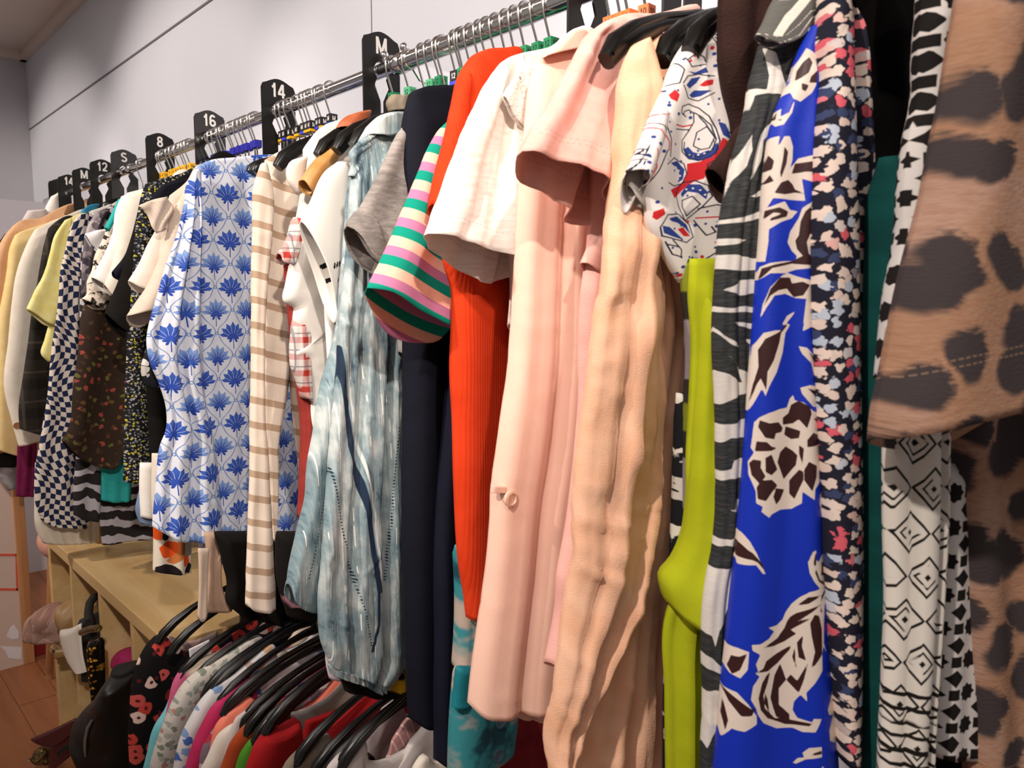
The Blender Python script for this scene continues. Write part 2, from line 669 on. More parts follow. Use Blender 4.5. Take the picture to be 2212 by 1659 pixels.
# ---- plain cloths
P = cloth
K['tan'] = P('tan_wool', '#d9ab84', '#cfa07a', wr=0.5)
K['brown_collar'] = P('brown_suede', '#7d5a41', '#6d4c36')
K['butter'] = P('butter_cloth', '#e8cf98', '#e2c68a', wr=0.5)
K['cream'] = P('cream_cloth', '#e4dccf', '#ddd3c6', wr=0.5)
K['white'] = P('white_cotton', '#efebe6', '#e8e3dd', wr=0.6)
K['warmwhite'] = P('warm_white_viscose', '#ece2d8', '#e6dacf', wr=0.5)
K['lemon'] = P('lemon_linen', '#f2eaa6', '#e9dd88', wr=1.0, bs=0.4)
K['black'] = P('black_jersey', '#0e0c0a', '#13100e', rough=0.85)
K['blacksleeve'] = P('black_cotton', '#110f0d', '#181513')
K['navydark'] = P('navy_cloth', '#0d0f1a', '#10121e', rough=0.8)
K['navy2'] = P('navy_crepe', '#0f1122', '#0d0f1d', rough=0.75)
K['beige'] = P('beige_crepe', '#dccbbb', '#d6c3b2', wr=0.4)
K['maroon'] = P('brick_red_cloth', '#9c3a33', '#8d322d')
K['burgundy'] = P('burgundy_cloth', '#7a1f24', '#6d191f')
K['plum'] = P('plum_knit', '#6e1a45', '#5d153a')
K['greyfur'] = P('grey_fleece', '#9c9698', '#7f797d', bs=0.8)
K['caramel'] = P('caramel_satin', '#c99b63', '#b9803f', rough=0.4, spec=0.5)
K['rustcollar'] = P('rust_satin', '#b5613a', '#a9552f', rough=0.4, spec=0.5)
K['pinkblouse'] = P('blush_crepe', '#ecc2b0', '#e9beac', rough=0.65, spec=0.3, wr=0.15)
K['pinktee'] = P('pink_jersey', '#e6b2a8', '#dfa79d', bs=0.5, wr=0.3)
K['peach'] = P('peach_linen', '#efbfa2', '#e9b392', wr=1.6, bs=0.5)
K['lime'] = P('chartreuse_twill', '#a8b01c', '#9fa719', wr=0.2)
K['brownknit'] = P('dark_brown_knit', '#2b1a17', '#35211d', weave=500, bs=0.8)
K['dustyblue'] = P('dusty_blue_cloth', '#7288a6', '#6a809e')
K['satinblue'] = P('blue_satin', '#2f86ad', '#2a7ba0', rough=0.5)
K['velvet'] = P('black_velvet', '#060505', '#0a0808', spec=0.05)
K['darkteal'] = P('dark_teal_cloth', '#0f4a47', '#0c3e3d')
K['taupe'] = P('taupe_cloth', '#b79a85', '#ad8f7b', wr=0.5)
K['stringtaupe'] = P('pale_tie_cloth', '#cdb9a9', '#c5b09f')
K['tealtee'] = P('turquoise_tee', '#2fa3a1', '#2b9b99')
K['turq'] = P('turquoise_cotton', '#7fc9d2', '#74bfca')
K['hotpink'] = P('hot_pink_knit', '#bd3160', '#b32b58')
K['coral'] = P('coral_cloth', '#ea8570', '#e37b66')
K['ivory'] = P('ivory_cloth', '#e5dccf', '#ddd2c4')
K['rust'] = P('rust_velour', '#a8431a', '#9a3a14', sheen=0.3)
K['leaf'] = P('leaf_green_jersey', '#4f8f2c', '#478426')
K['scarlet'] = P('scarlet_jersey', '#a81f23', '#9e1b1f')
K['khaki'] = P('grey_taupe_jersey', '#8d8172', '#827667')
K['lilacgrey'] = P('lilac_grey_cloth', '#b3a6a6', '#a89b9c')
K['palegrey'] = P('pale_grey_cloth', '#cfc6c4', '#c5bbba')
K['lilacwhite'] = P('lilac_lining', '#d3c6cf', '#cbbdc7')
K['greywhite'] = P('paisley_lining', '#b9b2ad', '#a9a29d')
K['pinkdark'] = K['pinktee']


# ---- printed and patterned cloths
def stripes_mat(name, bands, period, along='v', skew=0.0, rough=0.9, wr=0.4):
    """bands: [(start, colour)...] in fractions of a period"""
    m = Mat(name)
    u, v = m.uv()
    x = (v if along == 'v' else u) + (u if along == 'v' else v) * skew
    f = m.mod(x / period, 1.0)
    c = bands[0][1]
    for st, col in bands[1:]:
        c = m.mix(m.ss(f, st - 0.012, st + 0.012), c, col)
    c = m.mix(m.ss(f, 0.988, 1.0), c, bands[0][1])
    b = m.noise(u * 900, v * 900, 1.0, 2) * 0.3 + m.noise(u * 30, v * 12, 1.0, 3) * wr
    return m.out(c, rough, bump=b, bs=0.3, bd=0.004, spec=0.15)


K['bstripe'] = stripes_mat('beige_breton_stripe', [(0, '#efdfcf'), (0.71, '#bea28a')], 0.0415, skew=0.28)
K['tristripe'] = stripes_mat('green_pink_mauve_stripe', [(0, '#efb7a0'), (0.34, '#0d8a76'), (0.68, '#b97398')], 0.041,
                             skew=0.45)
K['pinkstripe'] = stripes_mat('dusty_pink_stripe', [(0, '#b98686'), (0.8, '#d8b9b4')], 0.012, 'u', 0.25)


def lotus_mat():
    m = Mat('lotus_print')
    u, v = m.uv()
    pu, pv = 0.068, 0.0935
    col = '#dadeea'
    a, b = u / pu, v / pv
    fa = m.abs(m.mod(a + 0.5, 1.0) - 0.5)
    cb = m.cos(b * TP)
    og = m.abs(fa - (cb * 0.2 + m.sin(b * TP * 3) * 0.02 + 0.25)) * pu
    lat = m.ss(og, 0.0014, 0.0008)
    fb = m.abs(m.mod(b + 0.5, 1.0) - 0.5)
    n1 = m.sqrt((0.5 - fa) * (0.5 - fa) * pu * pu + fb * fb * pv * pv)
    n2 = m.sqrt(fa * fa * pu * pu + (0.5 - fb) * (0.5 - fb) * pv * pv)
    nd = m.mn(n1, n2)
    node = m.ss(m.abs(nd - 0.0026), 0.0011, 0.0006)
    c = m.mix(lat * 0.9, col, '#6c8ac2')
    c = m.mix(node, c, '#6c8ac2')
    for k, (dark, tip) in enumerate((('#2f50b0', '#3d60bb'), ('#3658b2', '#7f9fd8'))):
        x = (m.mod(a + 0.5 * k + 0.5, 1.0) - 0.5) * pu
        y = (m.mod(b + 0.5 * k + 0.5, 1.0) - 0.5) * pv + 0.009
        r = m.sqrt(x * x + y * y)
        th = m.atan2(x, y)
        lobes = 1.0 - m.abs(m.sin(th * 7.0))
        R = (lobes * 0.24 + 0.78) * 0.0310 * (1.04 - m.abs(th) * 0.10)
        fl = m.ss(r - R, 0.0005, -0.0005) * m.ss(m.abs(th), 1.56, 1.46)
        vein = m.ss(m.abs(m.cos(th * 7.0 + m.sin(r * 260) * 0.3)) * r, 0.0034, 0.0016) * m.ss(r, 0.007, 0.011)
        leafR = (m.abs(m.sin(th * 4.5)) * 0.4 + 0.6) * 0.013
        lf = m.ss(r - leafR, 0.0006, -0.0006) * m.ss(m.abs(th), 1.45, 1.55) * m.ss(m.abs(th), 2.75, 2.65)
        st = m.ss(m.abs(x), 0.0011, 0.0006) * m.ss(y, 0.0, -0.001) * m.ss(y, -0.024, -0.023)
        grad = m.ss(r, 0.008, 0.026)
        fc = m.mix(grad, dark, tip)
        c = m.mix(fl, c, fc)
        c = m.mix(vein * fl * 0.75, c, '#dfe4f0')
        c = m.mix(m.mx(lf, st), c, '#2a4aa8')
    b2 = m.noise(u * 28, v * 8, 1.0, 3)
    return m.out(c, 0.75, bump=b2, bs=0.25, bd=0.004, spec=0.2)


K['lotus'] = lotus_mat()


def warpcheck():
    m = Mat('warped_check')
    u, v = m.uv()
    x = u / 0.024 + m.sin(v * 34) * 0.35 + m.sin(v * 13 + 1) * 0.5
    y = v / 0.0165 + m.sin(u * 60 + v * 22) * 0.45 + m.sin(v * 17) * 0.55
    s = m.sin(x * TP) * m.sin(y * TP * 0.5)
    c = m.mix(m.ss(s, -0.05, 0.05), '#1d2748', '#d9cec4')
    return m.out(c, 0.8, bump=m.noise(u * 30, v * 12, 1.0, 3), bs=0.3, bd=0.004, spec=0.2)


K['check'] = warpcheck()


def blobs(name, base, spots, scale, cut=0.32, warp=0.4, rough=0.85, edge=None, seed=0.0):
    """irregular coloured blots on a ground; spots = list of colours"""
    m = Mat(name)
    u, v = m.uv()
    wx = u + (m.noise(u, v, scale * 1.6, 2, z=seed) - 0.5) * warp / scale * 2
    wy = v + (m.noise(u, v, scale * 1.6, 2, z=seed + 5) - 0.5) * warp / scale * 2
    d, col = m.vor(wx, wy, scale)
    k = m.chan(col, 0)
    c = spots[0]
    for i, sp in enumerate(spots[1:], 1):
        c = m.mix(m.ss(k, i / len(spots) - 0.01, i / len(spots) + 0.01), c, sp)
    if edge:
        c = m.mix(m.ss(d, cut * 0.34, cut * 0.2), c, edge)
    c = m.mix(m.ss(d, cut - 0.04, cut + 0.04), c, base)
    b = m.noise(u * 30, v * 9, 1.0, 3)
    return m.out(c, rough, bump=b, bs=0.25, bd=0.004, spec=0.2)


K['ditsy'] = blobs('blotted_floral', '#20202f', ['#e6d3c8', '#dcc7bd', '#b9c3d4', '#e6d3c8', '#d65f6e', '#e0cfc6', '#3a4468'],
                   112, 0.43, 0.6)
K['brownfloral'] = blobs('brown_floral_chiffon', '#2c1f17', ['#2c1f17', '#5f4527', '#2e2119', '#3a2a1c', '#8e3f33', '#2c1f17', '#5d5a2a', '#4a3522'], 62,
                         0.3, 0.5)
K['yellowfloral'] = blobs('dark_ditsy', '#14151a', ['#b9b3a4', '#14151a', '#8f9098', '#4a4d55', '#b8af2c', '#6c7079', '#a5a197'], 170, 0.33, 0.7)
K['redfloral'] = blobs('poppy_print', '#151013', ['#c9473f', '#151013', '#d9635a', '#c9473f', '#e6c5bb', '#c23a38', '#151013'], 33, 0.43, 0.12,
                       edge='#5a1c1e')
K['redfloral_in'] = blobs('poppy_print_reverse', '#8a7a7a', ['#b98883', '#8a7a7a', '#c2a29d', '#8a7a7a'], 27, 0.38, 0.15)
K['greyfloral'] = blobs('grey_rose_print', '#c9c2ba', ['#8f948c', '#b9b4ad', '#a7a8a2', '#7e8573', '#c9c2ba', '#b07f76', '#999c98'], 84, 0.4, 0.5)
K['bluefloral'] = blobs('blue_rose_print', '#d3cfd0', ['#5474b4', '#d3cfd0', '#c9a07c', '#7d98c6', '#d3cfd0', '#4565ad'], 48, 0.34, 0.4)
K['bwsquiggle'] = blobs('black_cream_squiggle', '#d8cbbd', ['#2a241f', '#d8cbbd', '#3a322b', '#2a241f', '#d8cbbd'], 70, 0.4, 1.0)
K['orangefloral'] = blobs('orange_bloom_print', '#17100c', ['#e59a55', '#d97c3c', '#f0b074', '#17100c'], 45, 0.45, 0.4)
K['plaidrough'] = blobs('purple_check_blur', '#7a6a74', ['#9c8c94', '#5a4a58', '#a83244', '#c9bfc4'], 40, 0.5, 0.2)
K['bwflower'] = blobs('white_bloom_on_navy', '#17191f', ['#e2ddd6', '#17191f', '#cfcac4', '#17191f'], 45, 0.42, 0.7)
K['greyabstract'] = blobs('grey_abstract', '#5e565c', ['#a49a9e', '#35303a', '#837a80', '#2e2a2e'], 26, 0.5, 0.8)
K['blueporcelain'] = blobs('white_blue_china_print', '#e3e1e2', ['#6f7cae', '#e3e1e2', '#8c95b8', '#e3e1e2'], 40, 0.32, 0.6)
K['darkfloralbig'] = blobs('yellow_pink_bloom_on_black', '#120e0d', ['#e0aa25', '#120e0d', '#b7828f', '#120e0d', '#120e0d'], 17, 0.42, 0.2, edge='#120e0d')
K['watercolour'] = None


def watercolour():
    m = Mat('teal_watercolour')
    u, v = m.uv()
    n = m.noise(u * 9 + v * 3, v * 9 - u * 5, 1.0, 4, 0.6)
    c = m.mix(m.ss(n, 0.42, 0.5), '#a8988d', '#2f7d86')
    c = m.mix(m.ss(n, 0.54, 0.62), c, '#10404c')
    return m.out(c, 0.7, bump=m.noise(u * 30, v * 12, 1.0, 3), bs=0.3, bd=0.004)


K['watercolour'] = watercolour()
K['tealcuff'] = P('teal_cuff', '#1d7885', '#176a77', rough=0.6, wr=0.4)


def zebra_grey():
    m = Mat('charcoal_zebra')
    u, v = m.uv()
    w = m.noise(u, v, 9, 3) * 5 + m.noise(u, v, 26, 2) * 0.6
    s = m.sin(v * 150 + u * 35 + w * 3.4)
    c = m.mix(m.ss(s, 0.25, 0.4), '#262224', '#aeaab2')
    return m.out(c, 0.9, bump=m.noise(u * 30, v * 30, 1.0, 2), bs=0.3, bd=0.003)


K['zebragrey'] = zebra_grey()


K['boldorange'] = None


def plaid(name, base, c1, c2, p=0.03):
    m = Mat(name)
    u, v = m.uv()
    a, b = m.mod(u / p, 1.0), m.mod(v / p, 1.0)
    f = m.ss(m.abs(a - 0.5), 0.2, 0.16) * 0.5 + m.ss(m.abs(b - 0.5), 0.2, 0.16) * 0.5
    c = m.mix(f, base, c1)
    t = m.mx(m.ss(m.abs(a - 0.9), 0.05, 0.03), m.ss(m.abs(b - 0.9), 0.05, 0.03))
    c = m.mix(t * 0.6, c, c2)
    return m.out(c, 0.9, bump=m.noise(u * 30, v * 9, 1.0, 3), bs=0.25, bd=0.004)


K['darkplaid'] = plaid('dark_brown_plaid', '#2c2723', '#15120f', '#4a443c', 0.09)
K['redplaid'] = plaid('red_white_plaid', '#d8cfcb', '#b53a33', '#3f4a63', 0.026)
K['colourblock'] = stripes_mat('grey_lime_block_knit', [(0, '#8d8691'), (0.42, '#2c2a26'), (0.62, '#7d8427'), (0.82, '#33302a')], 0.13)


def marl():
    m = Mat('grey_marl')
    u, v = m.uv()
    n = m.noise(u * 60, v * 180, 1.0, 4, 0.7)
    n2 = m.noise(u, v, 20, 3)
    c = m.mix(m.ss(n + n2 * 0.6, 0.55, 1.05), '#716c69', '#9d9692')
    return m.out(c, 0.95, bump=n, bs=0.3, bd=0.002)


K['marl'] = marl()


def lurex():
    m = Mat('tie_dye_lurex')
    u, v = m.uv()
    n = m.noise(u * 30, v * 12, 1.0, 5, 0.65)
    st = m.noise(u * 420, v * 9, 1.0, 2)
    c = m.mix(m.ss(n + st * 0.25, 0.45, 0.72), '#bcc4c4', '#7a9098')
    c = m.mix(m.ss(n + st * 0.2, 0.67, 0.79), c, '#3a5062')
    th = m.ss(m.abs(m.mod(u / 0.019, 1.0) - 0.5), 0.03, 0.015) * m.ss(m.noise(u * 50, v * 40, 1.0, 2), 0.5, 0.56)
    c = m.mix(th, c, '#f3f1ea')
    p = m.attr('p0')
    c = m.mix(m.ss(p, 0.6, -0.6), c, '#1f2f44')
    q = m.attr('p1')
    c = m.mix(m.ss(q, 0.6, -0.6), c, '#c9d2d2')
    k = m.attr('p2')
    zig = m.mod(v / 0.0045, 1.0)
    c = m.mix(m.ss(k + m.abs(zig - 0.5) * 5 - 1.2, 0.6, -0.6), c, '#22323f')
    crk = m.noise(u * 260, v * 14, 1.0, 2) + m.noise(u * 30, v * 10, 1.0, 3) * 0.7
    return m.out(c, m.mix(th, '#b4b4b4', '#404040'), bump=crk, bs=0.45, bd=0.004, spec=0.3)


K['lurex'] = lurex()


def rib(name, col, col2, step, amp=0.6):
    m = Mat(name)
    u, v = m.uv()
    b = m.abs(m.sin(u / step * math.pi + m.noise(u, v, 20, 2) * 0.5)) * amp
    c = m.mix(m.ss(m.noise(u, v, 30, 3), 0.3, 0.7), col, col2)
    return m.out(c, 0.9, bump=b + m.noise(u * 500, v * 500, 1, 2) * 0.2, bs=0.4, bd=0.0015, spec=0.15)


K['orangerib'] = rib('orange_rib_knit', '#cf3c19', '#c63613', 0.0042)
K['creamrib'] = rib('cream_pleats', '#d9cfbf', '#cfc4b2', 0.022, 2.5)


def slub():
    m = Mat('white_slub_jersey')
    u, v = m.uv()
    n = m.noise(u * 40, v * 200, 1, 3)
    c = m.mix(m.ss(n, 0.35, 0.75), '#f1ece6', '#e7ddd6')
    hd = m.attr('hd')
    st = m.ss(m.abs(hd - 0.02), 0.0007, 0.0003) * m.ss(m.mod(u / 0.004, 1.0), 0.4, 0.5)
    c = m.mix(st * 0.5, c, '#b9a79e')
    return m.out(c, 0.9, bump=n + m.noise(u * 24, v * 10, 1, 3) * 1.5, bs=0.2, bd=0.004, spec=0.15)


K['slub'] = slub()


def hemmed(name, a, b, hems=(0.02,), tone='#a9776c'):
    m = Mat(name)
    u, v = m.uv()
    c = m.mix(m.ss(m.noise(u, v, 60, 4), 0.3, 0.7), a, b)
    hd = m.attr('hd')
    for h in hems:
        st = m.ss(m.abs(hd - h), 0.0008, 0.0003) * m.ss(m.abs(m.mod(u / 0.0045, 1.0) - 0.5), 0.32, 0.26)
        c = m.mix(st * 0.6, c, tone)
    return m.out(c, 0.9, bump=m.noise(u * 600, v * 600, 1, 2) * 0.5 + m.noise(u, v, 90, 3) * 0.7, bs=0.35, bd=0.002, spec=0.15)


K['pinktee_s'] = hemmed('pink_jersey_hemmed', '#e6b2a8', '#dfa79d', (0.024, 0.019), '#c98f84')


def eyelet():
    m = Mat('broderie_cotton')
    u, v = m.uv()
    d, col = m.vor(u, v, 85, rand=0.75)
    k = m.chan(col, 0)
    hole = m.ss(d, 0.2, 0.15) * m.ss(k, 0.62, 0.66)
    ring = m.ss(m.abs(d - 0.3), 0.08, 0.04)
    c = m.mix(hole, '#efe9e3', '#9d8b80')
    b = ring + m.noise(u * 40, v * 40, 1, 3)
    return m.out(c, 0.9, bump=b, bs=0.6, bd=0.004)


K['eyelet'] = eyelet()


def two_attr(name, base, l1, l2=None, l3=None, rough=0.7, spec=0.25, streak=0.0, wr=0.5):
    m = Mat(name)
    u, v = m.uv()
    jag = (m.noise(u * 160, v * 500, 1, 2) - 0.5) * 2.2
    c = base
    if streak:
        n = m.noise(u * 60 + v * 160, v * 700 - u * 160, 1, 3)
        c = m.mix(m.ss(n, 0.35, 0.75) * streak, base, '#4a4d50')
    for k, col in enumerate((l1, l2, l3)):
        if col:
            cc = col
            if streak and k == 0:
                cc = m.mix(m.ss(n, 0.35, 0.7) * streak * 0.5, col, '#b9b5b0')
            c = m.mix(m.ss(m.attr('p%d' % k) + jag * (0.5 if k == 0 else 0.35), 0.7, -0.7), c, cc)
    b = m.noise(u * 26, v * 8, 1.0, 3) * wr + m.noise(u * 900, v * 900, 1, 1) * 0.15
    return m.out(c, rough, bump=b, bs=0.25, bd=0.005, spec=spec)


K['boldorange'] = two_attr('bold_orange_print', '#ddd2c2', '#c9783f', '#e2551a', '#1d1518', rough=0.85)
K['bluedress'] = two_attr('blue_leaf_print', '#0b2fb5', '#e0d2c8', '#35191a', rough=0.5, spec=0.35, wr=0.3)
K['zebra'] = two_attr('zebra_print', '#262829', '#d7d2cd', streak=0.6, wr=1.0)


def paisley():
    m = Mat('bandana_paisley')
    u, v = m.uv()
    c = '#ddd6d4'
    d, col = m.vor(u, v, 120, rand=0.8)
    k = m.chan(col, 0)
    dot = m.ss(d, 0.16, 0.1) * m.ss(k, 0.72, 0.76)
    c = m.mix(dot, c, '#3a4680')
    c = m.mix(m.ss(m.attr('p1'), 0.5, -0.5), c, '#c2262c')
    c = m.mix(m.ss(m.attr('p2'), 0.5, -0.5), c, '#2b3f86')
    ring = m.attr('p3')
    c = m.mix(m.ss(ring, 0.4, -0.4), c, '#e6e0dc')
    c = m.mix(m.ss(m.attr('p0'), 0.5, -0.5), c, '#23253a')
    return m.out(c, 0.75, bump=m.noise(u * 26, v * 12, 1, 3), bs=0.3, bd=0.004, spec=0.2)


K['paisley'] = paisley()


def leopard():
    m = Mat('leopard_print')
    u, v = m.uv()
    fz = (m.noise(u * 170, v * 420, 1, 3) - 0.5)
    wx = u + (m.noise(u, v, 22, 3) - 0.5) * 0.035 + fz * 0.006
    wy = v + (m.noise(u, v, 22, 3, z=4) - 0.5) * 0.04 + fz * 0.006
    d, col = m.vor(wx, wy * 0.82, 29, rand=0.9)
    g = m.noise(u, v, 13, 3)
    c = m.mix(m.ss(g, 0.4, 0.62), '#a07b63', '#a98979')
    c = m.mix(m.ss(m.noise(u * 120, v * 300, 1, 3), 0.35, 0.75) * 0.45, c, '#8c604a')
    c = m.mix(m.ss(d + fz * 0.16, 0.48, 0.31), c, '#3d3638')
    hd = m.attr('hd')
    for h in (0.046, 0.041):
        c = m.mix(m.ss(m.abs(hd - h), 0.0009, 0.0003) * m.ss(m.abs(m.mod(u / 0.004, 1.0) - 0.5), 0.36, 0.3) * 0.3, c, '#c9a184')
    return m.out(c, 0.9, bump=m.noise(u * 300, v * 500, 1, 3), bs=0.3, bd=0.002)


K['leopard'] = leopard()


def star_tile():
    m = Mat('star_tile_print')
    u, v = m.uv()
    p = 0.027
    x = m.abs(m.mod(u / p, 1.0) - 0.5)
    y = m.abs(m.mod(v / p, 1.0) - 0.5)
    sq = m.mx(x, y)
    di = (x + y) * 0.7071
    star = m.ss(m.mn(sq, di), 0.22, 0.205)
    x2, y2 = 0.5 - x, 0.5 - y
    dia = m.ss((x2 + y2) * 0.7071, 0.2, 0.185)
    s1 = m.ss(m.mx(x2, m.abs(y - 0.0)), 0.17, 0.15)
    s2 = m.ss(m.mx(x2, y), 0.17, 0.15)
    c = m.mix(m.mx(m.mx(star, dia), m.mx(s1, s2)), '#cfcac8', '#14100f')
    return m.out(c, 0.85, bump=m.noise(u * 30, v * 12, 1, 3), bs=0.3, bd=0.004)


K['star'] = star_tile()


def aztec():
    m = Mat('aztec_print')
    u, v = m.uv()
    wob = (m.noise(u, v, 40, 2) - 0.5) * 0.25
    px, py = 0.025, 0.033
    a, b = u / px, v / py
    row = m.floor(b)
    x = m.abs(m.mod(a + row * 0.5, 1.0) - 0.5)
    y = m.abs(m.mod(b, 1.0) - 0.5)
    r = x + y + wob * 0.16
    l1 = m.ss(m.abs(r - 0.46), 0.05, 0.03)
    l2 = m.ss(m.abs(r - 0.27), 0.04, 0.025) * m.ss(m.noise(u, v, 60, 1), 0.45, 0.5)
    dt = m.ss(r, 0.1, 0.07)
    c = m.mix(m.mx(m.mx(l1, l2), dt), '#d8d2ca', '#15110f')
    c = m.mix(m.ss(m.attr('p0') + (m.noise(u * 90, v * 90, 1, 2) - 0.5) * 3, 0.6, -0.6), c, '#15110f')
    return m.out(c, 0.85, bump=m.noise(u * 30, v * 12, 1, 3), bs=0.3, bd=0.004)


K['aztec'] = aztec()


def ombre():
    m = Mat('pink_cream_dip_dye')
    u, v = m.uv()
    n = m.noise(u, v, 8, 2)
    s = m.sin(v * 26 + u * 30 + n * 2 + 0.6)
    c = m.mix(m.ss(s, -0.3, 0.5), '#c25a80', '#e3d3bd')
    return m.out(c, 0.9, bump=m.noise(u * 300, v * 300, 1, 3), bs=0.4, bd=0.002)


K['ombre'] = ombre()
# ================================================================== the room
XL, XR, YW, YF, ZC = -5.35, 1.6, 1.12, -2.6, 2.82


def struct(name, mb, mat, label=None, smooth=False):
    o = mb.build(name, mat, smooth=smooth)
    o['kind'] = 'structure'
    if label:
        o['label'] = label
    return o


b = MB(); b.box(XL - 0.1, XR, YF, YW + 0.1, -0.05, 0); struct('floor', b, K['floor'], 'red-brown wood laminate floor')
b = MB(); b.box(XL - 0.1, XR, YW, YW + 0.1, 0, ZC); struct('wall_back', b, K['wall'], 'pale lilac wall behind the clothes rail')
b = MB(); b.box(XL - 0.1, XL, YF, YW, 0, ZC); struct('wall_left', b, K['wall_end'], 'greyish end wall at the far left')
b = MB(); b.box(XL - 0.1, XR, YF, YW + 0.1, ZC, ZC + 0.05); struct('ceiling', b, K['ceil'], 'cream ceiling corner')
b = MB(); b.box(XL, XR, YW - 0.03, YW, ZC - 0.05, ZC); b.box(XL, XL + 0.05, YF, YW, ZC - 0.05, ZC)
struct('trim_1', b, K['ceil'], 'cream cornice strip along the ceiling')
b = MB(); b.box(XL, XR, YW - 0.004, YW, 2.385, 2.392); struct('trim_2', b, K['gap'], 'thin dark groove running along the wall above the rail')
b = MB(); b.box(-1.706, -1.7045, YW - 0.002, YW, 1.0, 2.385); struct('trim_3', b, K['gap'], 'hairline upright joint in the wall')
# pale partition further along and the panel standing under it
PZ = float(atx(5, 430, -4.46)[2])
b = MB(); b.box(-4.5, -4.46, YF + 1.2, float(atx(98, 440, -4.46)[1]), 0, PZ); struct('wall_partition', b, K['panel_up'], 'low pale partition in front of the end wall')
b = MB(); b.box(-3.36, -3.32, -0.35, 0.562, 0.0, 0.95)
pn = thing('door_panel', 'pale pink-beige panel with red tape marks and white paper scraps, by the floor at far left', 'panel', (-3.34, 0.1, 0))
o = b.build('board', K['panel'], pn, smooth=False)
b = MB(); b.box(-3.365, -3.31, 0.562, 0.598, 0, 0.97); b.build('wooden_edge', K['legwood'], pn, smooth=False, bevel=0.003)


def on_panel(pts, x=-3.32):
    return [tuple(atx(px, py, x)[1:]) for px, py in pts]


b = MB()
for q in ([(-20, 1196), (36, 1196), (36, 1201), (-20, 1201)], [(33, 1197), (37, 1197), (39, 1275), (35, 1275)], [(-20, 1270), (39, 1271), (39, 1276), (-20, 1275)]):
    b.prism_x(on_panel(q), -3.32, -3.3186)
b.build('red_tape', K['redline'], pn, smooth=False)
for q in ([(14, 1375), (22, 1356), (30, 1349), (41, 1364), (40, 1379), (26, 1381)], [(0, 1396), (47, 1398), (46, 1424), (18, 1421), (11, 1406)]):
    b = MB(); b.prism_x(on_panel(q), -3.32, -3.3184); b.build('paper_scrap', K['paper'], pn, smooth=False)
b = MB(); b.box(-3.42, -3.36, 0.6, 0.7, 0, 0.13)
tag(b.build('storage_box', K['red'], smooth=False, bevel=0.004), 'dark red box on the floor behind the wooden stool', 'box')

# stool / chair with a round pink back
st = thing('wooden_stool', 'wooden stool with a rounded pink seat beside the shelf unit', 'stool', (-3.0, 0.68, 0))
b = MB()
b.ball((-3.0, 0.66, 0.545), 0.09, (1.0, 1.0, 0.85), 18)
b.build('seat', K['pinkseat'], st)
for dx, dy, z1 in ((-0.1, -0.045, 0.50), (0.08, -0.055, 0.50), (-0.09, 0.08, 0.50), (0.08, 0.08, 0.50)):
    b = MB(); b.tube([(-3.0 + dx * 1.2, 0.66 + dy * 1.25, 0), (-3.0 + dx * 0.6, 0.66 + dy * 0.7, z1)], [0.012, 0.016], 10)
    b.build('leg', K['legwood'], st)
b = MB(); b.tube([(-3.06, 0.63, 0.48), (-3.06, 0.625, 0.95)], 0.016, 10); b.build('back_post', K['legwood'], st)

# ------------------------------------------------------------------ cube shelf unit
SX0, SX1, SY0, SY1, SZ = -2.70, -1.645, 0.54, 0.93, 0.65
sh = thing('cube_shelf', 'pale birch cube shelf unit under the rail, filled with bags and shoes', 'shelf', ((SX0 + SX1) / 2, 0.73, 0))
b = MB(); b.box(SX0, SX1, SY0, SY1, SZ - 0.034, SZ); b.build('top', K['shelfwood'], sh, smooth=False, bevel=0.002)
b = MB(); b.box(SX0, SX1, SY0, SY1, 0.0, 0.03); b.build('base', K['shelfwood'], sh, smooth=False, bevel=0.002)
DV = [SX0, -2.445, -2.165, -1.905, SX1 - 0.03]
for i, x in enumerate(DV):
    w = 0.03 if i in (0, 4) else 0.016
    b = MB(); b.box(x, x + w, SY0 + 0.001, SY1, 0.03, SZ - 0.034)
    b.build('side_panel' if i in (0, 4) else 'divider', K['shelfwood'], sh, smooth=False, bevel=0.0015)
for i in range(4):
    x0 = DV[i] + (0.03 if i == 0 else 0.016)
    b = MB(); b.box(x0, DV[i + 1], SY0 + 0.002, SY1, 0.318, 0.334); b.build('shelf_board', K['shelfwood'], sh, smooth=False, bevel=0.0015)
b = MB(); b.box(SX0 + 0.002, SX1 - 0.002, SY1, SY1 + 0.006, 0.002, SZ - 0.002); b.build('back_panel', K['shelfwood'], sh, smooth=False)


# ------------------------------------------------------------------ bags and shoes in the shelf
def lump(name, c, r, sc, mat, seed, amp=0.12, parent=None, n=28, squash=None):
    """soft lumpy body"""
    rs = np.random.RandomState(seed)
    ph = rs.rand(8) * 6.28
    b = MB()
    vs = []
    for i in range(n + 1):
        t = math.pi * i / n
        for k in range(n):
            p = 2 * math.pi * k / n
            d = np.array([math.sin(t) * math.cos(p), math.sin(t) * math.sin(p), -math.cos(t)])
            d2 = np.sign(d) * np.abs(d) ** (squash or 1.0)
            w = 1 + amp * (math.sin(3 * d[0] + 4 * d[2] + ph[0]) + math.sin(5 * d[1] - 3 * d[2] + ph[1]) * 0.6
                           + math.sin(9 * d[0] + 7 * d[1] + ph[2]) * 0.35) / 2
            vs.append((c[0] + r * sc[0] * d2[0] * w, c[1] + r * sc[1] * d2[1] * w, c[2] + r * sc[2] * d2[2] * w))
    fs = [(i * n + k, i * n + (k + 1) % n, (i + 1) * n + (k + 1) % n, (i + 1) * n + k) for i in range(n) for k in range(n)]
    b.add(vs, fs)
    return b.build(name, mat, parent, sharp=False)


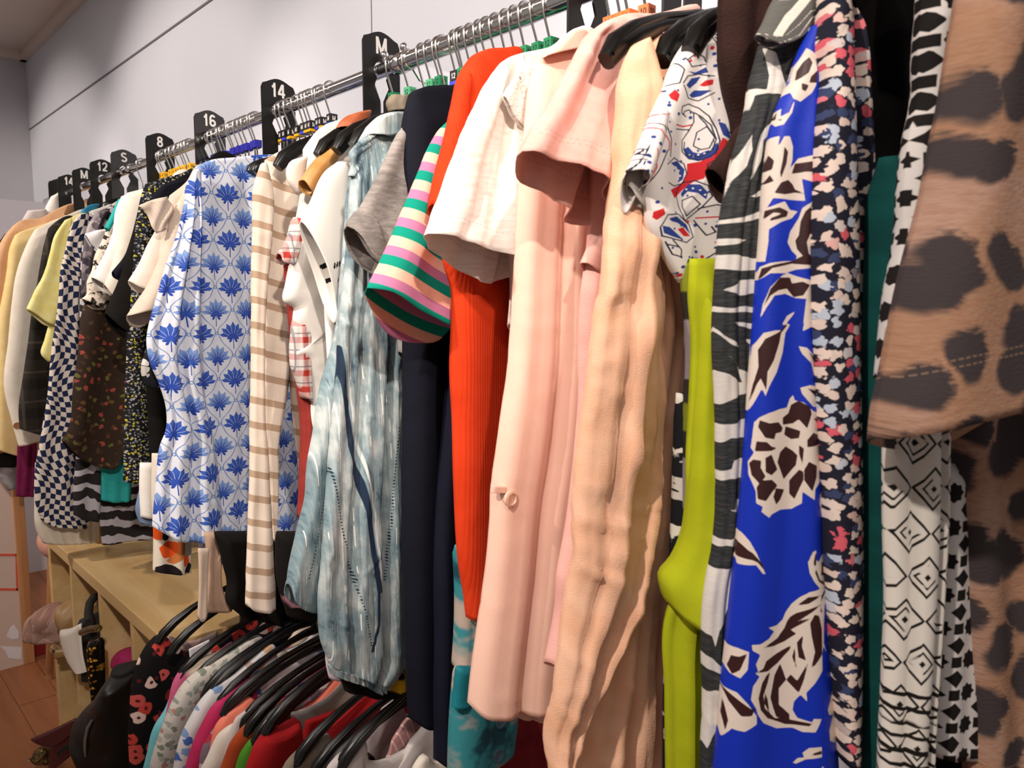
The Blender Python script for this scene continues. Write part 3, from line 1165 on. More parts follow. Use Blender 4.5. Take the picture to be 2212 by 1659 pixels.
bagp = blobs('faded_rose_cloth', '#a58578', ['#c8aba2', '#8d6a5f', '#b99a90', '#a58578'], 22, 0.45, 0.7)
for mm in (bagp,):                       # no UV map on these, use object coordinates
    for nd in [x for x in mm.node_tree.nodes if x.bl_idname == 'ShaderNodeUVMap']:
        tc = mm.node_tree.nodes.new('ShaderNodeTexCoord')
        mp = mm.node_tree.nodes.new('ShaderNodeMapping')
        mp.inputs['Rotation'].default_value = (0.9, 0.6, 0.3)
        mm.node_tree.links.new(tc.outputs['Object'], mp.inputs[0])
        for l in list(mm.node_tree.links):
            if l.from_node == nd:
                mm.node_tree.links.new(mp.outputs[0], l.to_socket)
tn = simple('tan_leather', '#8f7046', 0.5)
wl = simple('white_leather', '#d5cbc0', 0.4)
bl = simple('black_leather', '#100d0c', 0.4)
bl2 = simple('black_suede', '#17130f', 0.8)
K['oxblood'] = simple('oxblood_hide', '#512122', 0.45)
K['sequin'] = blobs('gold_sequin_cloth', '#0f0c09', ['#c08a32', '#0f0c09', '#7c5416', '#0f0c09'], 120, 0.4, 0.3, rough=0.35)
ox = simple('oxblood_leather', '#4e1f20', 0.45)
mg = simple('magenta_felt', '#99104f', 0.8)
gold = simple('gold_glitter', '#8d7447', 0.35, 0.7, col2='#3b2a17', nz=180)

t = thing('cloth_bag', 'faded rose-patterned cloth bag sticking out of the leftmost upper cubby', 'bag', (-2.55, 0.5, 0.334))
vs = [(-2.60, 0.44, 0.455), (-2.585, 0.445, 0.375), (-2.50, 0.50, 0.345), (-2.47, 0.60, 0.40), (-2.46, 0.62, 0.49), (-2.55, 0.52, 0.505)]
lump('body', (-2.56, 0.515, 0.415), 0.068, (0.75, 1.1, 0.75), bagp, 3, 0.2, t, squash=0.8)
lump('flap', (-2.51, 0.56, 0.435), 0.058, (0.6, 0.9, 0.85), tn, 4, 0.2, t, squash=0.8)
b = MB(); b.tube([(-2.50, 0.52, 0.345), (-2.505, 0.50, 0.36), (-2.47, 0.50, 0.352), (-2.44, 0.53, 0.36)], [0.012, 0.016, 0.014, 0.01], 8, flat=0.6)
b.build('strap', tn, t)

t = thing('handbag', 'black handbag with a white front panel lying out of the second upper cubby', 'bag', (-2.28, 0.53, 0.334))
pb = Plane(160, 1400, 0.505, phi=62)
sheet('white_panel', pb, [(130, 1361), (134, 1385), (141, 1408), (152, 1430), (164, 1443)], [(164, 1443), (176, 1449), (187, 1451)], [(176, 1346), (176, 1380), (180, 1420), (187, 1451)], wl,
      top=[(130, 1361), (152, 1357), (176, 1346)], parent=t, th=0.02, bulge=0.008, solid=0)
sheet('body', Plane(160, 1400, 0.525, phi=62), [(174, 1338), (177, 1390), (186, 1454)], [(186, 1454), (200, 1462), (214, 1466)], [(214, 1322), (216, 1400), (214, 1466)], bl2,
      top=[(174, 1338), (190, 1330), (214, 1322)], parent=t, th=0.05, bulge=0.008, solid=0)
b = MB(); b.tube([aty(193, 1345, 0.515), aty(191, 1325, 0.53), aty(194, 1303, 0.545), aty(203, 1290, 0.56), aty(212, 1288, 0.58)], 0.011, 10, ref=(0, 1, 0)); b.build('handle', bl2, t)
b = MB(); b.tube([aty(177, 1366, 0.495), aty(195, 1359, 0.492), aty(213, 1357, 0.496)], 0.009, 10, ref=(0, 0, 1)); b.build('chain', gold, t)

t = thing('sequin_bag', 'black and gold sequinned bag spilling from the second cubby of the shelf', 'bag', (-2.2, 0.5, 0.3))
sheet('body', Plane(205, 1440, 0.49, phi=62), [(193, 1385), (195, 1440), (203, 1490), (211, 1530)], [(211, 1531), (219, 1531)], [(219, 1378), (221, 1440), (219, 1531)], K['sequin'],
      parent=t, th=0.04, solid=0)
b = MB(); b.tube([aty(214, 1528, 0.49), aty(216, 1545, 0.488), aty(219, 1562, 0.486)], [0.012, 0.010, 0.004], 10, ref=(0, 1, 0)); b.build('tassel', bl2, t)

t = thing('felt_hat', 'magenta felt hat in the cubby behind the poppy dress', 'hat', (-1.98, 0.66, 0.334))
p = aty(281, 1428, 0.60)
lump('crown', (p[0], 0.60, p[2]), 0.055, (0.9, 0.8, 0.65), mg, 2, 0.06, t)
lump('brim', (p[0], 0.60, p[2] - 0.035), 0.075, (0.85, 0.6, 0.08), mg, 2, 0.06, t)

t = thing('leather_bag', 'large black leather bag with a rounded flap hanging in front of the shelf', 'bag', (-1.9, 0.44, 0.1))
pb = Plane(240, 1560, 0.47, phi=50)
sheet('flap', pb, [(244, 1452), (229, 1474), (205, 1508), (181, 1533), (166, 1553), (162, 1566), (168, 1581)], [(168, 1582), (185, 1606), (215, 1635), (246, 1668), (292, 1690)], [(296, 1452), (296, 1560), (292, 1690)], bl,
      parent=t, th=0.07, bulge=0.03, wr=(0.004, 9, 9, 3), solid=0)
sheet('upper_pouch', Plane(270, 1460, 0.50, phi=50), [(247, 1439), (244, 1465), (240, 1500)], [(240, 1500), (297, 1500)], [(297, 1434), (297, 1500)], bl2, parent=t, th=0.07, solid=0)
b = MB(); b.tube([pb.P(np.array(pb.q(q)[0]), np.array(pb.q(q)[1]), np.array(0.066)) for q in ((240, 1522), (231, 1538), (226, 1560), (225, 1580), (226, 1598))], [0.002, 0.0035, 0.0035, 0.003, 0.0015], 8, ref=(0, 1, 0))
b.build('piping', simple('dull_grey_edge', '#6d6763', 0.35), t)

t = thing('ankle_boot', 'oxblood leather boot lying at the foot of the shelf', 'boot', (-2.36, 0.48, 0.03))
sheet('flap', Plane(120, 1590, 0.47, phi=50), [(66, 1596), (82, 1606), (108, 1613)], [(108, 1613), (135, 1600), (164, 1577)], [(164, 1551), (164, 1577)], K['oxblood'], top=[(66, 1596), (110, 1577), (164, 1551)],
      parent=t, th=0.025, solid=0)
sheet('shaft', Plane(130, 1610, 0.485, phi=50), [(110, 1611), (110, 1640), (106, 1672)], [(106, 1672), (138, 1645), (167, 1616)], [(164, 1574), (167, 1616)], K['oxblood'], parent=t, th=0.06, solid=0)
sheet('sole', Plane(140, 1610, 0.475, phi=50), [(122, 1625), (126, 1632)], [(126, 1632), (167, 1602)], [(165, 1592), (167, 1602)], bl2, parent=t, th=0.02, solid=0)
t = thing('glitter_sandal', 'gold glittery sandal on the floor under the oxblood boot', 'sandal', (-2.36, 0.42, 0))
p = aty(96, 1632, 0.455); q = aty(68, 1648, 0.44)
lump('upper', p, 0.034, (0.8, 0.9, 0.75), gold, 5, 0.2, t)
lump('toe', q, 0.016, (0.9, 0.9, 0.8), gold, 8, 0.15, t)

# wooden post and ribbed skirt hem are handled with the clothes

# ================================================================== the rail
RY, RZ = 0.80, 1.78
rl = thing('clothes_rail', 'long chrome clothes rail bracketed to the wall, crowded with hangers', 'rail', (-1.5, RY, RZ))
b = MB(); b.tube([(-3.62, RY, RZ), (-1.13, RY, RZ)], 0.0125, 24); b.build('tube', K['chrome'], rl)
b = MB(); b.tube([(-1.13, RY, RZ), (0.35, RY, RZ)], 0.0148, 24); b.build('thick_tube', K['chrome'], rl)
for x, r in ((-1.135, 0.0172), (-1.11, 0.0165)):
    b = MB(); b.lathe([(r - 0.002, -0.012), (r, -0.009), (r, 0.009), (r - 0.002, 0.012)], (x, RY, RZ), 24, ax='x'); b.build('collar', K['chrome'], rl)
b = MB(); b.lathe([(0.0125, -0.02), (0.016, -0.017), (0.016, 0.002), (0.0135, 0.012)], (-2.56, RY, RZ), 24, ax='x'); b.build('collar', K['chrome'], rl)
for x in (-1.105, -2.56, 0.2, -3.6):
    b = MB()
    b.prism_x([(RY, RZ - 0.008), (RY + 0.02, RZ - 0.03), (YW, RZ - 0.075), (YW, RZ - 0.005), (RY + 0.03, RZ - 0.004)], x - 0.002, x + 0.002)
    b.box(x - 0.016, x + 0.016, YW - 0.006, YW, RZ - 0.11, RZ + 0.03)
    b.build('bracket', K['chrome'], rl, bevel=0.001)
for px, py in ((835, 128), (878, 116)):
    x = rail_x(px)
    b = MB(); b.ball((x, RY - 0.004, RZ + 0.022), 0.008, n=12); b.tube([(x, RY, RZ), (x, RY - 0.004, RZ + 0.016)], 0.004, 8); b.build('knob', K['chrome'], rl)


# ------------------------------------------------------------------ size dividers
def divider(x, txt, mat, label, ts=0.029, rot=0.0, dz=0.0):
    w, zt, zb = 0.0385, 0.057, -0.105
    out = [(-w, zb), (-w, zt - 0.012), (-w + 0.004, zt - 0.003), (-w + 0.012, zt + 0.0)]
    for k in range(1, 8):
        a = k / 8
        out.append((-w + 0.012 + (2 * w - 0.024) * a, zt + 0.009 * math.sin(math.pi * a)))
    out += [(w - 0.012, zt), (w - 0.004, zt - 0.003), (w, zt - 0.012), (w, zb)]
    out += [(0.005, zb), (0.004, -0.052), (0.016, -0.028)]
    r = 0.0165
    for k in range(0, 13):
        a = math.radians(-50 + k * (280 / 12))
        out.append((r * math.cos(a), r * math.sin(a)))
    out += [(-0.016, -0.028), (-0.004, -0.052), (-0.005, zb)]
    b = MB()
    b.prism_x([(y, z) for y, z in out], -0.0015, 0.0015)
    o = b.build('size_divider', mat, smooth=False, bevel=0.0006)
    o.location = (x, RY, RZ + dz)
    o.rotation_euler = (0, 0, rot)
    tag(o, label, 'size divider')
    if txt:
        vs, fs = text_geo(txt, ts)
        me = bpy.data.meshes.new('size_text')
        me.from_pydata([(0.0018 + z, xx, y + 0.0425) for xx, y, z in vs], [], fs)
        me.materials.append(K['white_print'])
        c = bpy.data.objects.new('size_text', me)
        C.objects.link(c)
        c.parent = o
        c['label'] = 'white %s' % txt
    return o


for x, txt, m, lb in ((-1.191, 'M', 'matplastic', 'black size divider marked M, the rightmost with writing, beside the chrome collar'),
                      (-1.584, '14', 'matplastic', 'black size divider marked 14 left of a run of bare rail'),
                      (-1.952, '16', 'gloss', 'black size divider marked 16 with a light reflected on its top'),
                      (-2.303, '8', 'matplastic', 'black size divider marked 8'),
                      (-2.621, 'S', 'gloss', 'shiny bronze-looking size divider marked S'),
                      (-2.847, '12', 'matplastic', 'black size divider marked 12 beside the shiny S divider'),
                      (-3.063, 'M', 'matplastic', 'small distant black size divider marked M, left of the 12 divider'),
                      (-3.263, '14', 'matplastic', 'distant black size divider marked 14 half hidden behind an M divider'),
                      (-3.40, '', 'matplastic', 'furthest black size divider, blank edge at the left end of the rail'),
                      (-0.706, '', 'matplastic', 'black size divider cut off by the picture edge, above the blush blouse collar'),
                      (-0.557, '', 'matplastic', 'black size divider at the top edge between orange size cubes and the dark brown jumper')):
    divider(x, txt, K[m], lb)


# ------------------------------------------------------------------ hangers
def hanger_meshes(L=0.2, k=1.0):
    b = MB()
    path = [(0.0, -0.103), (0.02, -0.104), (0.05, -0.110), (0.09, -0.121), (0.13, -0.136), (0.165, -0.155), (0.188, -0.173), (0.2, -0.190)]
    rad = [0.011, 0.0095, 0.008, 0.008, 0.009, 0.0115, 0.012, 0.009]
    fl = [0.55, 0.5, 0.5, 0.6, 0.7, 0.8, 0.85, 0.8]
    rad = [r_ * k for r_ in rad]
    if L > 0.2:
        path = [(y * L / 0.2, z_) for y, z_ in path]
    if L < 0.2:
        path = [(y * L / 0.2, -0.104 - (z_ + 0.104) * -0.45) for y, z_ in path]
    full = [(0, -y, z) for y, z in path[::-1]] + [(0, y, z) for y, z in path[1:]]
    b.tube(full, rad[::-1] + rad[1:], 14, flat=fl[::-1] + fl[1:], sq=0.75)
    rib_ = [(0.0075 if abs(p[1]) > .1 else 0.0045, p[1], p[2] + 0.005) for p in full]
    b.tube(rib_[:7], 0.0024, 6)
    b.tube(rib_[-7:], 0.0024, 6)
    b.lathe([(0.006, -0.100), (0.0062, -0.088), (0.004, -0.08)], (0, 0, 0), 12)
    body = b.mesh('hanger_body')
    body.materials.append(K['plastic'])
    body.set_sharp_from_angle(angle=math.radians(50))
    b = MB()
    pts = [(0, 0, -0.09), (0, 0, -0.056), (0, -0.006, -0.038), (0, -0.0150, -0.014)]
    for k in range(0, 13):
        a = math.radians(185 - k * 17)
        pts.append((0, 0.0168 * math.cos(a), 0.0168 * math.sin(a) + 0.0005))
    b.tube(pts, 0.0019, 8)
    hook = b.mesh('hanger_hook')
    hook.materials.append(K['wire'])
    return body, hook


HB, HH = hanger_meshes()
HS, _ = hanger_meshes(0.085)
HL, _ = hanger_meshes(0.238)
HT, _ = hanger_meshes(0.2, 0.78)
HF, _ = hanger_meshes(0.105, 1.7)


def cube_mesh(key, txt, tmat, base=None):
    b = MB()
    q = 0.0078
    b.box(-q, q, -q, q, -0.0612, -0.0448)
    if base:
        b.box(-q * 1.05, q * 1.05, -q * 1.1, q * 1.1, -0.0665, -0.0614, 1)
    me = b.mesh('size_cube', False)
    me.materials.append(K[key])
    me.materials.append(K[base or key])
    tm = None
    if txt:
        vs, fs = text_geo(txt, 0.0085, 0.15)
        b = MB()
        b.add([(q + 0.0002 + z, x, y - 0.053) for x, y, z in vs], fs)
        b.add([(x, -q - 0.0002 - z, y - 0.053) for x, y, z in vs], fs)
        tm = b.mesh('size_number', False)
        tm.materials.append(K[tmat])
    return me, tm


CB = {'g': cube_mesh('green', '12', 'black_print'), 'gp': cube_mesh('green_pale', '12', 'black_print', 'lilacdisc'),
      'gb': cube_mesh('green', '12', 'black_print', 'bluedisc'),
      'k': cube_mesh('blackcube', 'M', 'white_print', 'yellow'), 'kb': cube_mesh('blackcube', 'M', 'white_print', 'bluedisc'),
      'k12': cube_mesh('blackcube', '12', 'white_print', 'bluedisc'),
      'b': cube_mesh('blue', '', 'white_print'), 'y': cube_mesh('yellow', '16', 'black_print'),
      'o': cube_mesh('orange', '10', 'black_print')}


def hanger(x, y, z, cube, label, group=None, yaw=0.0, roll=0.0, scale=1.0, bar=None):
    r = thing('clothes_hanger', label, 'hanger', (x, y, z), group)
    r.rotation_euler = (roll, 0, yaw)
    for nm, me in (('shoulder_bar', bar or HB), ('hook', HH)):
        o = bpy.data.objects.new(nm, me)
        C.objects.link(o)
        o.parent = r
    if cube:
        o = bpy.data.objects.new('size_cube', CB[cube][0])
        C.objects.link(o)
        o.parent = r
        if CB[cube][1]:
            t = bpy.data.objects.new('size_number', CB[cube][1])
            C.objects.link(t)
            t.parent = o
    return r


rs = random.Random(5)
SECT = (
    ([850, 884, 932, 952, 986, 1003, 1020, 1040, 1056, 1075, 1096, 1115, 1137, 1164, 1192], ['g', 'gp', 'gp', 'g', 'k12', 'g', 'g', 'g', 'g', 'g', 'g', 'gb', 'g', 'g', 'g'],
     'black hanger with a green 12 size cube, right of the chrome collar', 'hangers with green size cubes'),
    ([590, 609, 617, 628, 644, 658, 667, 674, 690, 696, 716], ['k', 'k', 'kb', 'k', 'k', 'kb', 'k', 'k', 'kb', 'k', 'kb'],
     'black hanger with a black M size cube, just right of the 14 divider', 'hangers with black M size cubes'),
    ([444, 462, 470, 481, 487, 503, 507, 518, 527, 535, 548, 554], ['b'] * 12,
     'black hanger with a blue size cube, between the 16 and 14 dividers', 'hangers with blue size cubes'),
    ([350, 355, 370, 378, 389, 399, 411], ['y'] * 7,
     'black hanger with a yellow 16 size cube, between the 8 and 16 dividers', 'hangers with yellow size cubes'),
    ([1322, 1345, 1362, 1398], ['o'] * 4,
     'black hanger with an orange 10 size cube, at the top above the pale pink tee', 'hangers with orange size cubes'))
for pxs, cubes, lb, gp in SECT:
    for i, (px, c) in enumerate(zip(pxs, cubes)):
        hanger(rail_x(px), RY, RZ, c, lb, gp, rs.uniform(-0.10, 0.10), rs.uniform(-0.02, 0.02), bar=HS)
# hangers whose bare ends stick out in front of the clothes
for px, py, lb in ((600, 358, 'black hanger whose curved end stands proud of the beige striped top'),
                   (688, 340, 'black hanger end above the caramel satin sleeve'),
                   (727, 352, 'shorter black hanger end beside the frilled tie-dye blouse'),
                   (764, 308, 'high black hanger end passing over the frilled tie-dye collar'),
                   (1314, 138, 'black hanger end between the pale pink tee and the peach shirt'),
                   (1430, 142, 'black hanger end between the peach shirt and the paisley top'),
                   (1490, 96, 'black hanger end at the top of the paisley top'),
                   (1850, 100, 'black hanger end catching a bright highlight, right of the blotted floral dress'),
                   (232, 428, 'black hanger end left of the shiny S divider'),
                   (322, 392, 'black hanger end in front of the 8 divider')):
    if px in (1314, 1850):
        hanger(rail_x(px, 0.565, 1.59), RY, RZ, None, lb, bar=HL)
    elif px < 400:
        hanger(aty(px, py, 0.7)[0], RY, RZ, None, lb, bar=HF)
    else:
        hanger(rail_x(px, 0.6, 1.59), RY, RZ, None, lb)
# ================================================================== upper rail clothes, left to right
PL = Plane


def garment(name, label, cat, pl, group=None):
    p = pl.P(np.array(0.15), np.array(1.6), np.array(0.0))
    return thing(name, label, cat, (float(p[0]), float(p[1]), float(p[2])), group)


def single(o, label, cat):
    return tag(o, label, cat)


soft = [(0.006, 2.3, 0.3, 0.4), (0.004, 4.1, -0.4, 2.0)]
deep = [(0.012, 2.1, 0.3, 0.2), (0.006, 4.7, -0.3, 1.0)]

# --- far left
pl = PL(8, 512, dx=-0.22)
single(hang(pl, [(10, 506), (0, 520), (-20, 545), (-30, 700), (-30, 990)], K['black'], 'jacket', folds=soft),
       'black jacket, only its shoulder showing at the far left edge', 'jacket')
pl = PL(27, 490)
g = garment('jacket', 'tan jacket with a brown collar at the far left end of the rail', 'jacket', pl)
hang(pl, [(27, 489), (8, 512), (-8, 545), (-20, 620), (-26, 980)], K['tan'], top=[(43, 478), (92, 470), (114, 457), (150, 441), (168, 438)],
     parent=g, th=0.035, folds=soft)
plc = Plane(27, 490, dx=0.02)
sheet('collar', plc, [(146, 444), (138, 462)], [(138, 462), (150, 466), (178, 458)], [(170, 437), (178, 458)], K['brown_collar'],
      top=[(146, 444), (170, 437)], parent=g, th=0.03)
single(sheet('knit_blouse', Plane(27, 490, dx=-0.08), [(110, 425), (98, 450), (92, 480)], [(92, 480), (130, 480)], [(130, 415), (130, 480)], K['white'],
             top=[(110, 425), (130, 415)], th=0.03), 'white knit peeking up behind the blank black divider', 'top')
single(sheet('scarf', Plane(27, 490, dx=-0.06), [(60, 455), (48, 475), (40, 490)], [(40, 490), (110, 478)], [(100, 452), (110, 478)], K['palegrey'],
             top=[(60, 455), (100, 452)], th=0.03), 'pale greenish-grey scarf lying behind the tan jacket', 'scarf')
single(sheet('plum_blouse', Plane(27, 490, dx=0.05), [(38, 930), (36, 1010), (34, 1072)], [(34, 1072), (76, 1072)], [(80, 930), (76, 1072)], K['plum'], th=0.03,
             folds=soft), 'plum knit hem hanging below the cream coat', 'jumper')
single(sheet('grey_hat', Plane(27, 490, dx=-0.02), [(-10, 985), (-5, 1030), (16, 1058)], [(16, 1058), (34, 1052)], [(33, 985), (34, 1052)], K['greyfur'], th=0.06),
       'grey fleecy bundle below the black hem at the far left', 'hat')
single(sheet('black_skirt', Plane(27, 490, dx=0.0), [(-20, 940), (-20, 1008)], [(-20, 1008), (36, 1008)], [(40, 940), (36, 1008)], K['black'], th=0.03),
       'black hem hanging under the butter-yellow blouse', 'skirt')

pl = PL(32, 510)
single(hang(pl, [(32, 509), (22, 532), (14, 588), (6, 634), (-2, 675), (-8, 800), (-14, 968)], K['butter'], 'blouse', top=[(43, 502), (77, 490)],
            bot=[(36, 984)], th=0.035, folds=soft), 'butter-yellow blouse between the tan jacket and the cream coat', 'blouse')
pl = PL(76, 497)
g = garment('coat', 'cream coat with a button near its front hem', 'coat', pl)
hang(pl, [(76, 496), (66, 512), (52, 541), (34, 595), (26, 649), (18, 732), (9, 842), (24, 905), (40, 964)], K['cream'],
     top=[(108, 481), (150, 463)], bot=[(87, 951)], parent=g, th=0.035, folds=[(0.008, 1.6, 0.1, 0.5)])
b = MB()
p = pl.P(np.array(pl.q((34, 918))[0]), np.array(pl.q((34, 918))[1]), np.array(0.02))
b.lathe([(0.004, 0.0), (0.011, 0.001), (0.011, 0.004), (0.007, 0.003)], p, 16, ax='x'); b.build('button', K['legwood'], g)
pl = PL(104, 496)
single(hang(pl, [(104, 495), (92, 541), (86, 575), (78, 623), (68, 677), (61, 734), (50, 810), (40, 886), (42, 926)], K['darkplaid'], 'shirt',
            top=[(119, 481), (149, 466)], bot=[(89, 940)], th=0.03, folds=soft), 'dark brown plaid shirt behind the lemon sleeve', 'shirt')
single(sheet('satin_blouse', Plane(104, 496, dx=0.02), [(176, 455), (170, 470)], [(170, 470), (205, 462)], [(215, 440), (205, 462)], K['satinblue'],
             top=[(176, 455), (194, 443), (215, 440)], th=0.02), 'bright blue satin neckline behind the check blouse', 'top')
pl = PL(138, 479)
g = garment('linen_shirt', 'lemon yellow linen shirt with a short sleeve', 'shirt', pl)
hang(pl, [(141, 478), (128, 520), (118, 600), (108, 690), (96, 734), (89, 766), (103, 781)], K['lemon'], parent=g, th=0.02, folds=soft, yb=0.95,
     top=[(172, 462)])
sheet('sleeve', Plane(138, 479, dx=0.018), [(140, 476), (117, 511), (107, 549), (92, 597), (75, 628), (57, 667)],
      [(57, 667), (80, 681), (101, 697), (128, 704)], [(155, 470), (152, 560), (142, 640), (128, 704)], K['lemon'], parent=g, th=0.02, thb=0.03,
      folds=[(0.006, 1.5, 0.2, 0.3)], drop=0.01, cr=[(0.003, 18, 50, 121)])
pl = PL(163, 472)
g = garment('check_blouse', 'navy and cream warped-check blouse with a gathered cuff', 'blouse', pl)
hang(pl, [(170, 468), (160, 500), (150, 560), (140, 700), (130, 900), (120, 1080)], K['check'], top=[(201, 455), (238, 443)], parent=g, th=0.03,
     folds=deep, yb=0.98)
sv = sheet('sleeve', Plane(163, 472, dx=0.02), [(163, 472), (152, 494), (141, 541), (131, 580), (127, 634), (120, 695), (112, 748), (101, 864), (87, 947), (74, 1038), (76, 1085), (84, 1112)],
      [(84, 1112), (112, 1120), (145, 1128), (195, 1130)], [(190, 462), (184, 560), (180, 700), (176, 900), (170, 1010), (182, 1100), (195, 1130)], K['check'],
      top=[(163, 472), (174, 464), (190, 462)], parent=g, th=0.03, thb=0.04, folds=[(0.008, 1.8, 0.2, 0.3)])
sheet('cuff', Plane(163, 472, dx=0.02), [(84, 1110), (88, 1122)], [(88, 1122), (112, 1134), (145, 1137), (190, 1140)], [(192, 1126), (190, 1140)], K['check'],
      top=[(84, 1110), (112, 1118), (145, 1126), (192, 1126)], parent=sv, th=0.05, folds=[(0.005, 9, 0, 0)], pin=0.01)
sheet('collar', Plane(163, 472, dx=0.03), [(196, 456), (200, 466)], [(200, 466), (240, 452)], [(240, 441), (240, 452)], K['white'],
      top=[(196, 456), (215, 450), (240, 441)], parent=g, th=0.012)
pl = PL(206, 462)
g = garment('zebra_tunic', 'charcoal tunic with grey zebra waves, its hem showing near the shelf top', 'tunic', pl)
hang(pl, [(206, 461), (190, 490), (180, 520), (174, 572), (172, 640), (174, 760), (190, 900), (208, 1050), (220, 1176)], K['zebragrey'],
     bot=[(268, 1170), (330, 1163)], top=[(240, 447)], parent=g, th=0.035, folds=soft, yb=0.98)
sheet('sleeve', Plane(206, 462, dx=0.02), [(172, 900), (163, 1000), (158, 1060), (159, 1118)], [(159, 1118), (180, 1122), (214, 1126)], [(225, 900), (222, 1000), (214, 1126)],
      K['zebragrey'], parent=g, th=0.03, folds=[(0.006, 1.5, 0, 0)])
sheet('scarf_collar', Plane(206, 462, dx=0.025), [(206, 461), (188, 492), (182, 520), (178, 560), (176, 640)], [(176, 640), (200, 640)], [(238, 450), (215, 500), (205, 560), (200, 640)],
      K['greyabstract'], parent=g, th=0.03, folds=[(0.006, 2, 0.3, 0)])
# porcelain print cap sleeve, squiggle sleeve
pl = PL(222, 500)
single(sheet('print_blouse', pl, [(208, 498), (183, 506)], [(183, 506), (190, 520), (206, 540), (215, 548)], [(236, 494), (236, 520), (215, 548)], K['blueporcelain'],
             th=0.025, folds=[(0.006, 1.2, 0, 0)]), 'white blouse sleeve with a blue china pattern tucked behind the squiggle sleeve', 'blouse')
pl = PL(236, 490)
g = garment('squiggle_blouse', 'short sleeve top in a black and cream squiggle print', 'top', pl)
hang(pl, [(240, 478), (228, 540), (222, 600), (225, 640), (230, 655)], K['bwsquiggle'], parent=g, th=0.02, yb=0.95)
sheet('sleeve', Plane(236, 490, dx=0.015), [(240, 478), (229, 498), (218, 526), (206, 549), (198, 585), (188, 608), (184, 640), (177, 645)],
      [(177, 647), (200, 657), (228, 668)], [(262, 470), (255, 540), (245, 610), (228, 668)], K['bwsquiggle'], parent=g, th=0.02, thb=0.035, drop=0.01)
# brown chiffon
pl = PL(236, 500, dx=-0.035)
single(hang(pl, [(236, 480), (210, 560), (188, 640), (176, 676), (168, 759), (157, 842), (147, 925), (133, 950)], K['brownfloral'], 'chiffon_blouse',
            bot=[(159, 980), (202, 1004), (242, 1008), (252, 985)], th=0.06, folds=[(0.012, 2.6, 0.2, 0.4)], yb=0.85),
       'dark brown chiffon blouse with small red flowers and a bunched cuff', 'blouse')
pl = PL(236, 500, dx=0.03)
single(sheet('tee', PL(236, 500, dx=-0.06), [(232, 700), (222, 900), (219, 985), (218, 1080)], [(218, 1080), (250, 1084), (283, 1080)], [(290, 700), (287, 900), (283, 1080)], K['tealtee'], th=0.03,
             folds=soft), 'turquoise tee hem below the brown chiffon blouse', 't-shirt')
single(sheet('teal_blouse', Plane(236, 500, dx=0.045), [(256, 430), (242, 460), (226, 492)], [(226, 492), (236, 500)], [(262, 432), (250, 470), (236, 500)], K['tealtee'],
             th=0.02), 'teal top edge rising beside the cream sleeve', 'top')
# cream-white top
pl = PL(262, 428)
g = garment('cream_blouse', 'white top with loose elbow sleeves, one cream and one bright in the light', 'top', pl)
hang(pl, [(275, 417), (262, 460), (250, 530), (238, 580), (223, 614)], K['cream'], top=[(299, 411)], bot=[(229, 625), (243, 640), (258, 612)], hem=None,
     parent=g, th=0.03, folds=[(0.008, 1.5, 0.2, 0)], yb=0.9)
sheet('sleeve', Plane(262, 428, dx=-0.012), [(262, 425), (250, 455), (243, 503), (223, 554), (197, 599)], [(197, 599), (222, 615), (244, 632)],
      [(285, 415), (275, 480), (260, 560), (244, 632)], K['white'], parent=g, th=0.02, thb=0.035, drop=0.015)
# dark ditsy blouse with yellow
pl = PL(314, 400)
g = garment('ditsy_blouse', 'black blouse with tiny grey and yellow sprigs, hem beside the white vest', 'blouse', pl)
hang(pl, [(314, 397), (304, 427), (294, 480), (285, 600), (274, 740), (270, 857), (266, 1040)], K['yellowfloral'], top=[(345, 387), (395, 374)], bot=[(322, 1047)],
     parent=g, th=0.03, folds=soft)
# black tee
pl = PL(300, 440, dx=0.012)
g = garment('black_tee', 'black tee with a wide elbow sleeve in front of the sprigged blouse', 't-shirt', pl)
hang(pl, [(303, 435), (288, 520), (275, 640), (270, 740), (268, 762)], K['black'], parent=g, th=0.02, yb=0.95, top=[(330, 412)])
sheet('sleeve', Plane(300, 440, dx=0.03), [(303, 435), (284, 511), (268, 560), (254, 611), (240, 643), (226, 677)], [(226, 677), (246, 699), (275, 720), (305, 730)],
      [(340, 430), (335, 540), (325, 640), (305, 730)], K['blacksleeve'], parent=g, th=0.02, thb=0.05, drop=0.012)
sheet('lower_sleeve', Plane(300, 440, dx=0.022), [(290, 500), (268, 555), (243, 586)], [(243, 586), (246, 597), (258, 606)], [(300, 500), (280, 570), (258, 606)],
      K['navydark'], parent=g, th=0.02)
single(hang(PL(345, 408), [(345, 405), (325, 430), (318, 470)], K['navydark'], 'navy_blouse', top=[(392, 385)], hem=1.0, th=0.02), 'navy top shoulder behind the frilled beige top', 'top')
# beige ruffle top
pl = PL(366, 424)
g = garment('frill_blouse', 'beige crepe top with a frilled shoulder and two wide sleeves', 'top', pl)
hang(pl, [(366, 424), (350, 480), (340, 560), (325, 640), (322, 700)], K['beige'], top=[(405, 392), (430, 356)], parent=g, th=0.025, yb=0.95)
sheet('sleeve', Plane(366, 424, dx=-0.008), [(362, 430), (340, 490), (318, 530), (300, 570), (277, 607)], [(277, 607), (297, 620), (325, 626)],
      [(372, 440), (360, 520), (345, 580), (325, 626)], K['warmwhite'], parent=g, th=0.02, thb=0.03, drop=0.01)
sheet('sleeve', Plane(366, 424, dx=0.02), [(412, 392), (375, 455), (352, 530), (333, 585), (316, 620), (292, 655), (274, 682)], [(274, 683), (296, 675), (322, 670), (345, 672)],
      [(432, 385), (410, 480), (380, 590), (345, 672)], K['beige'], parent=g, th=0.02, thb=0.06, drop=0.035)
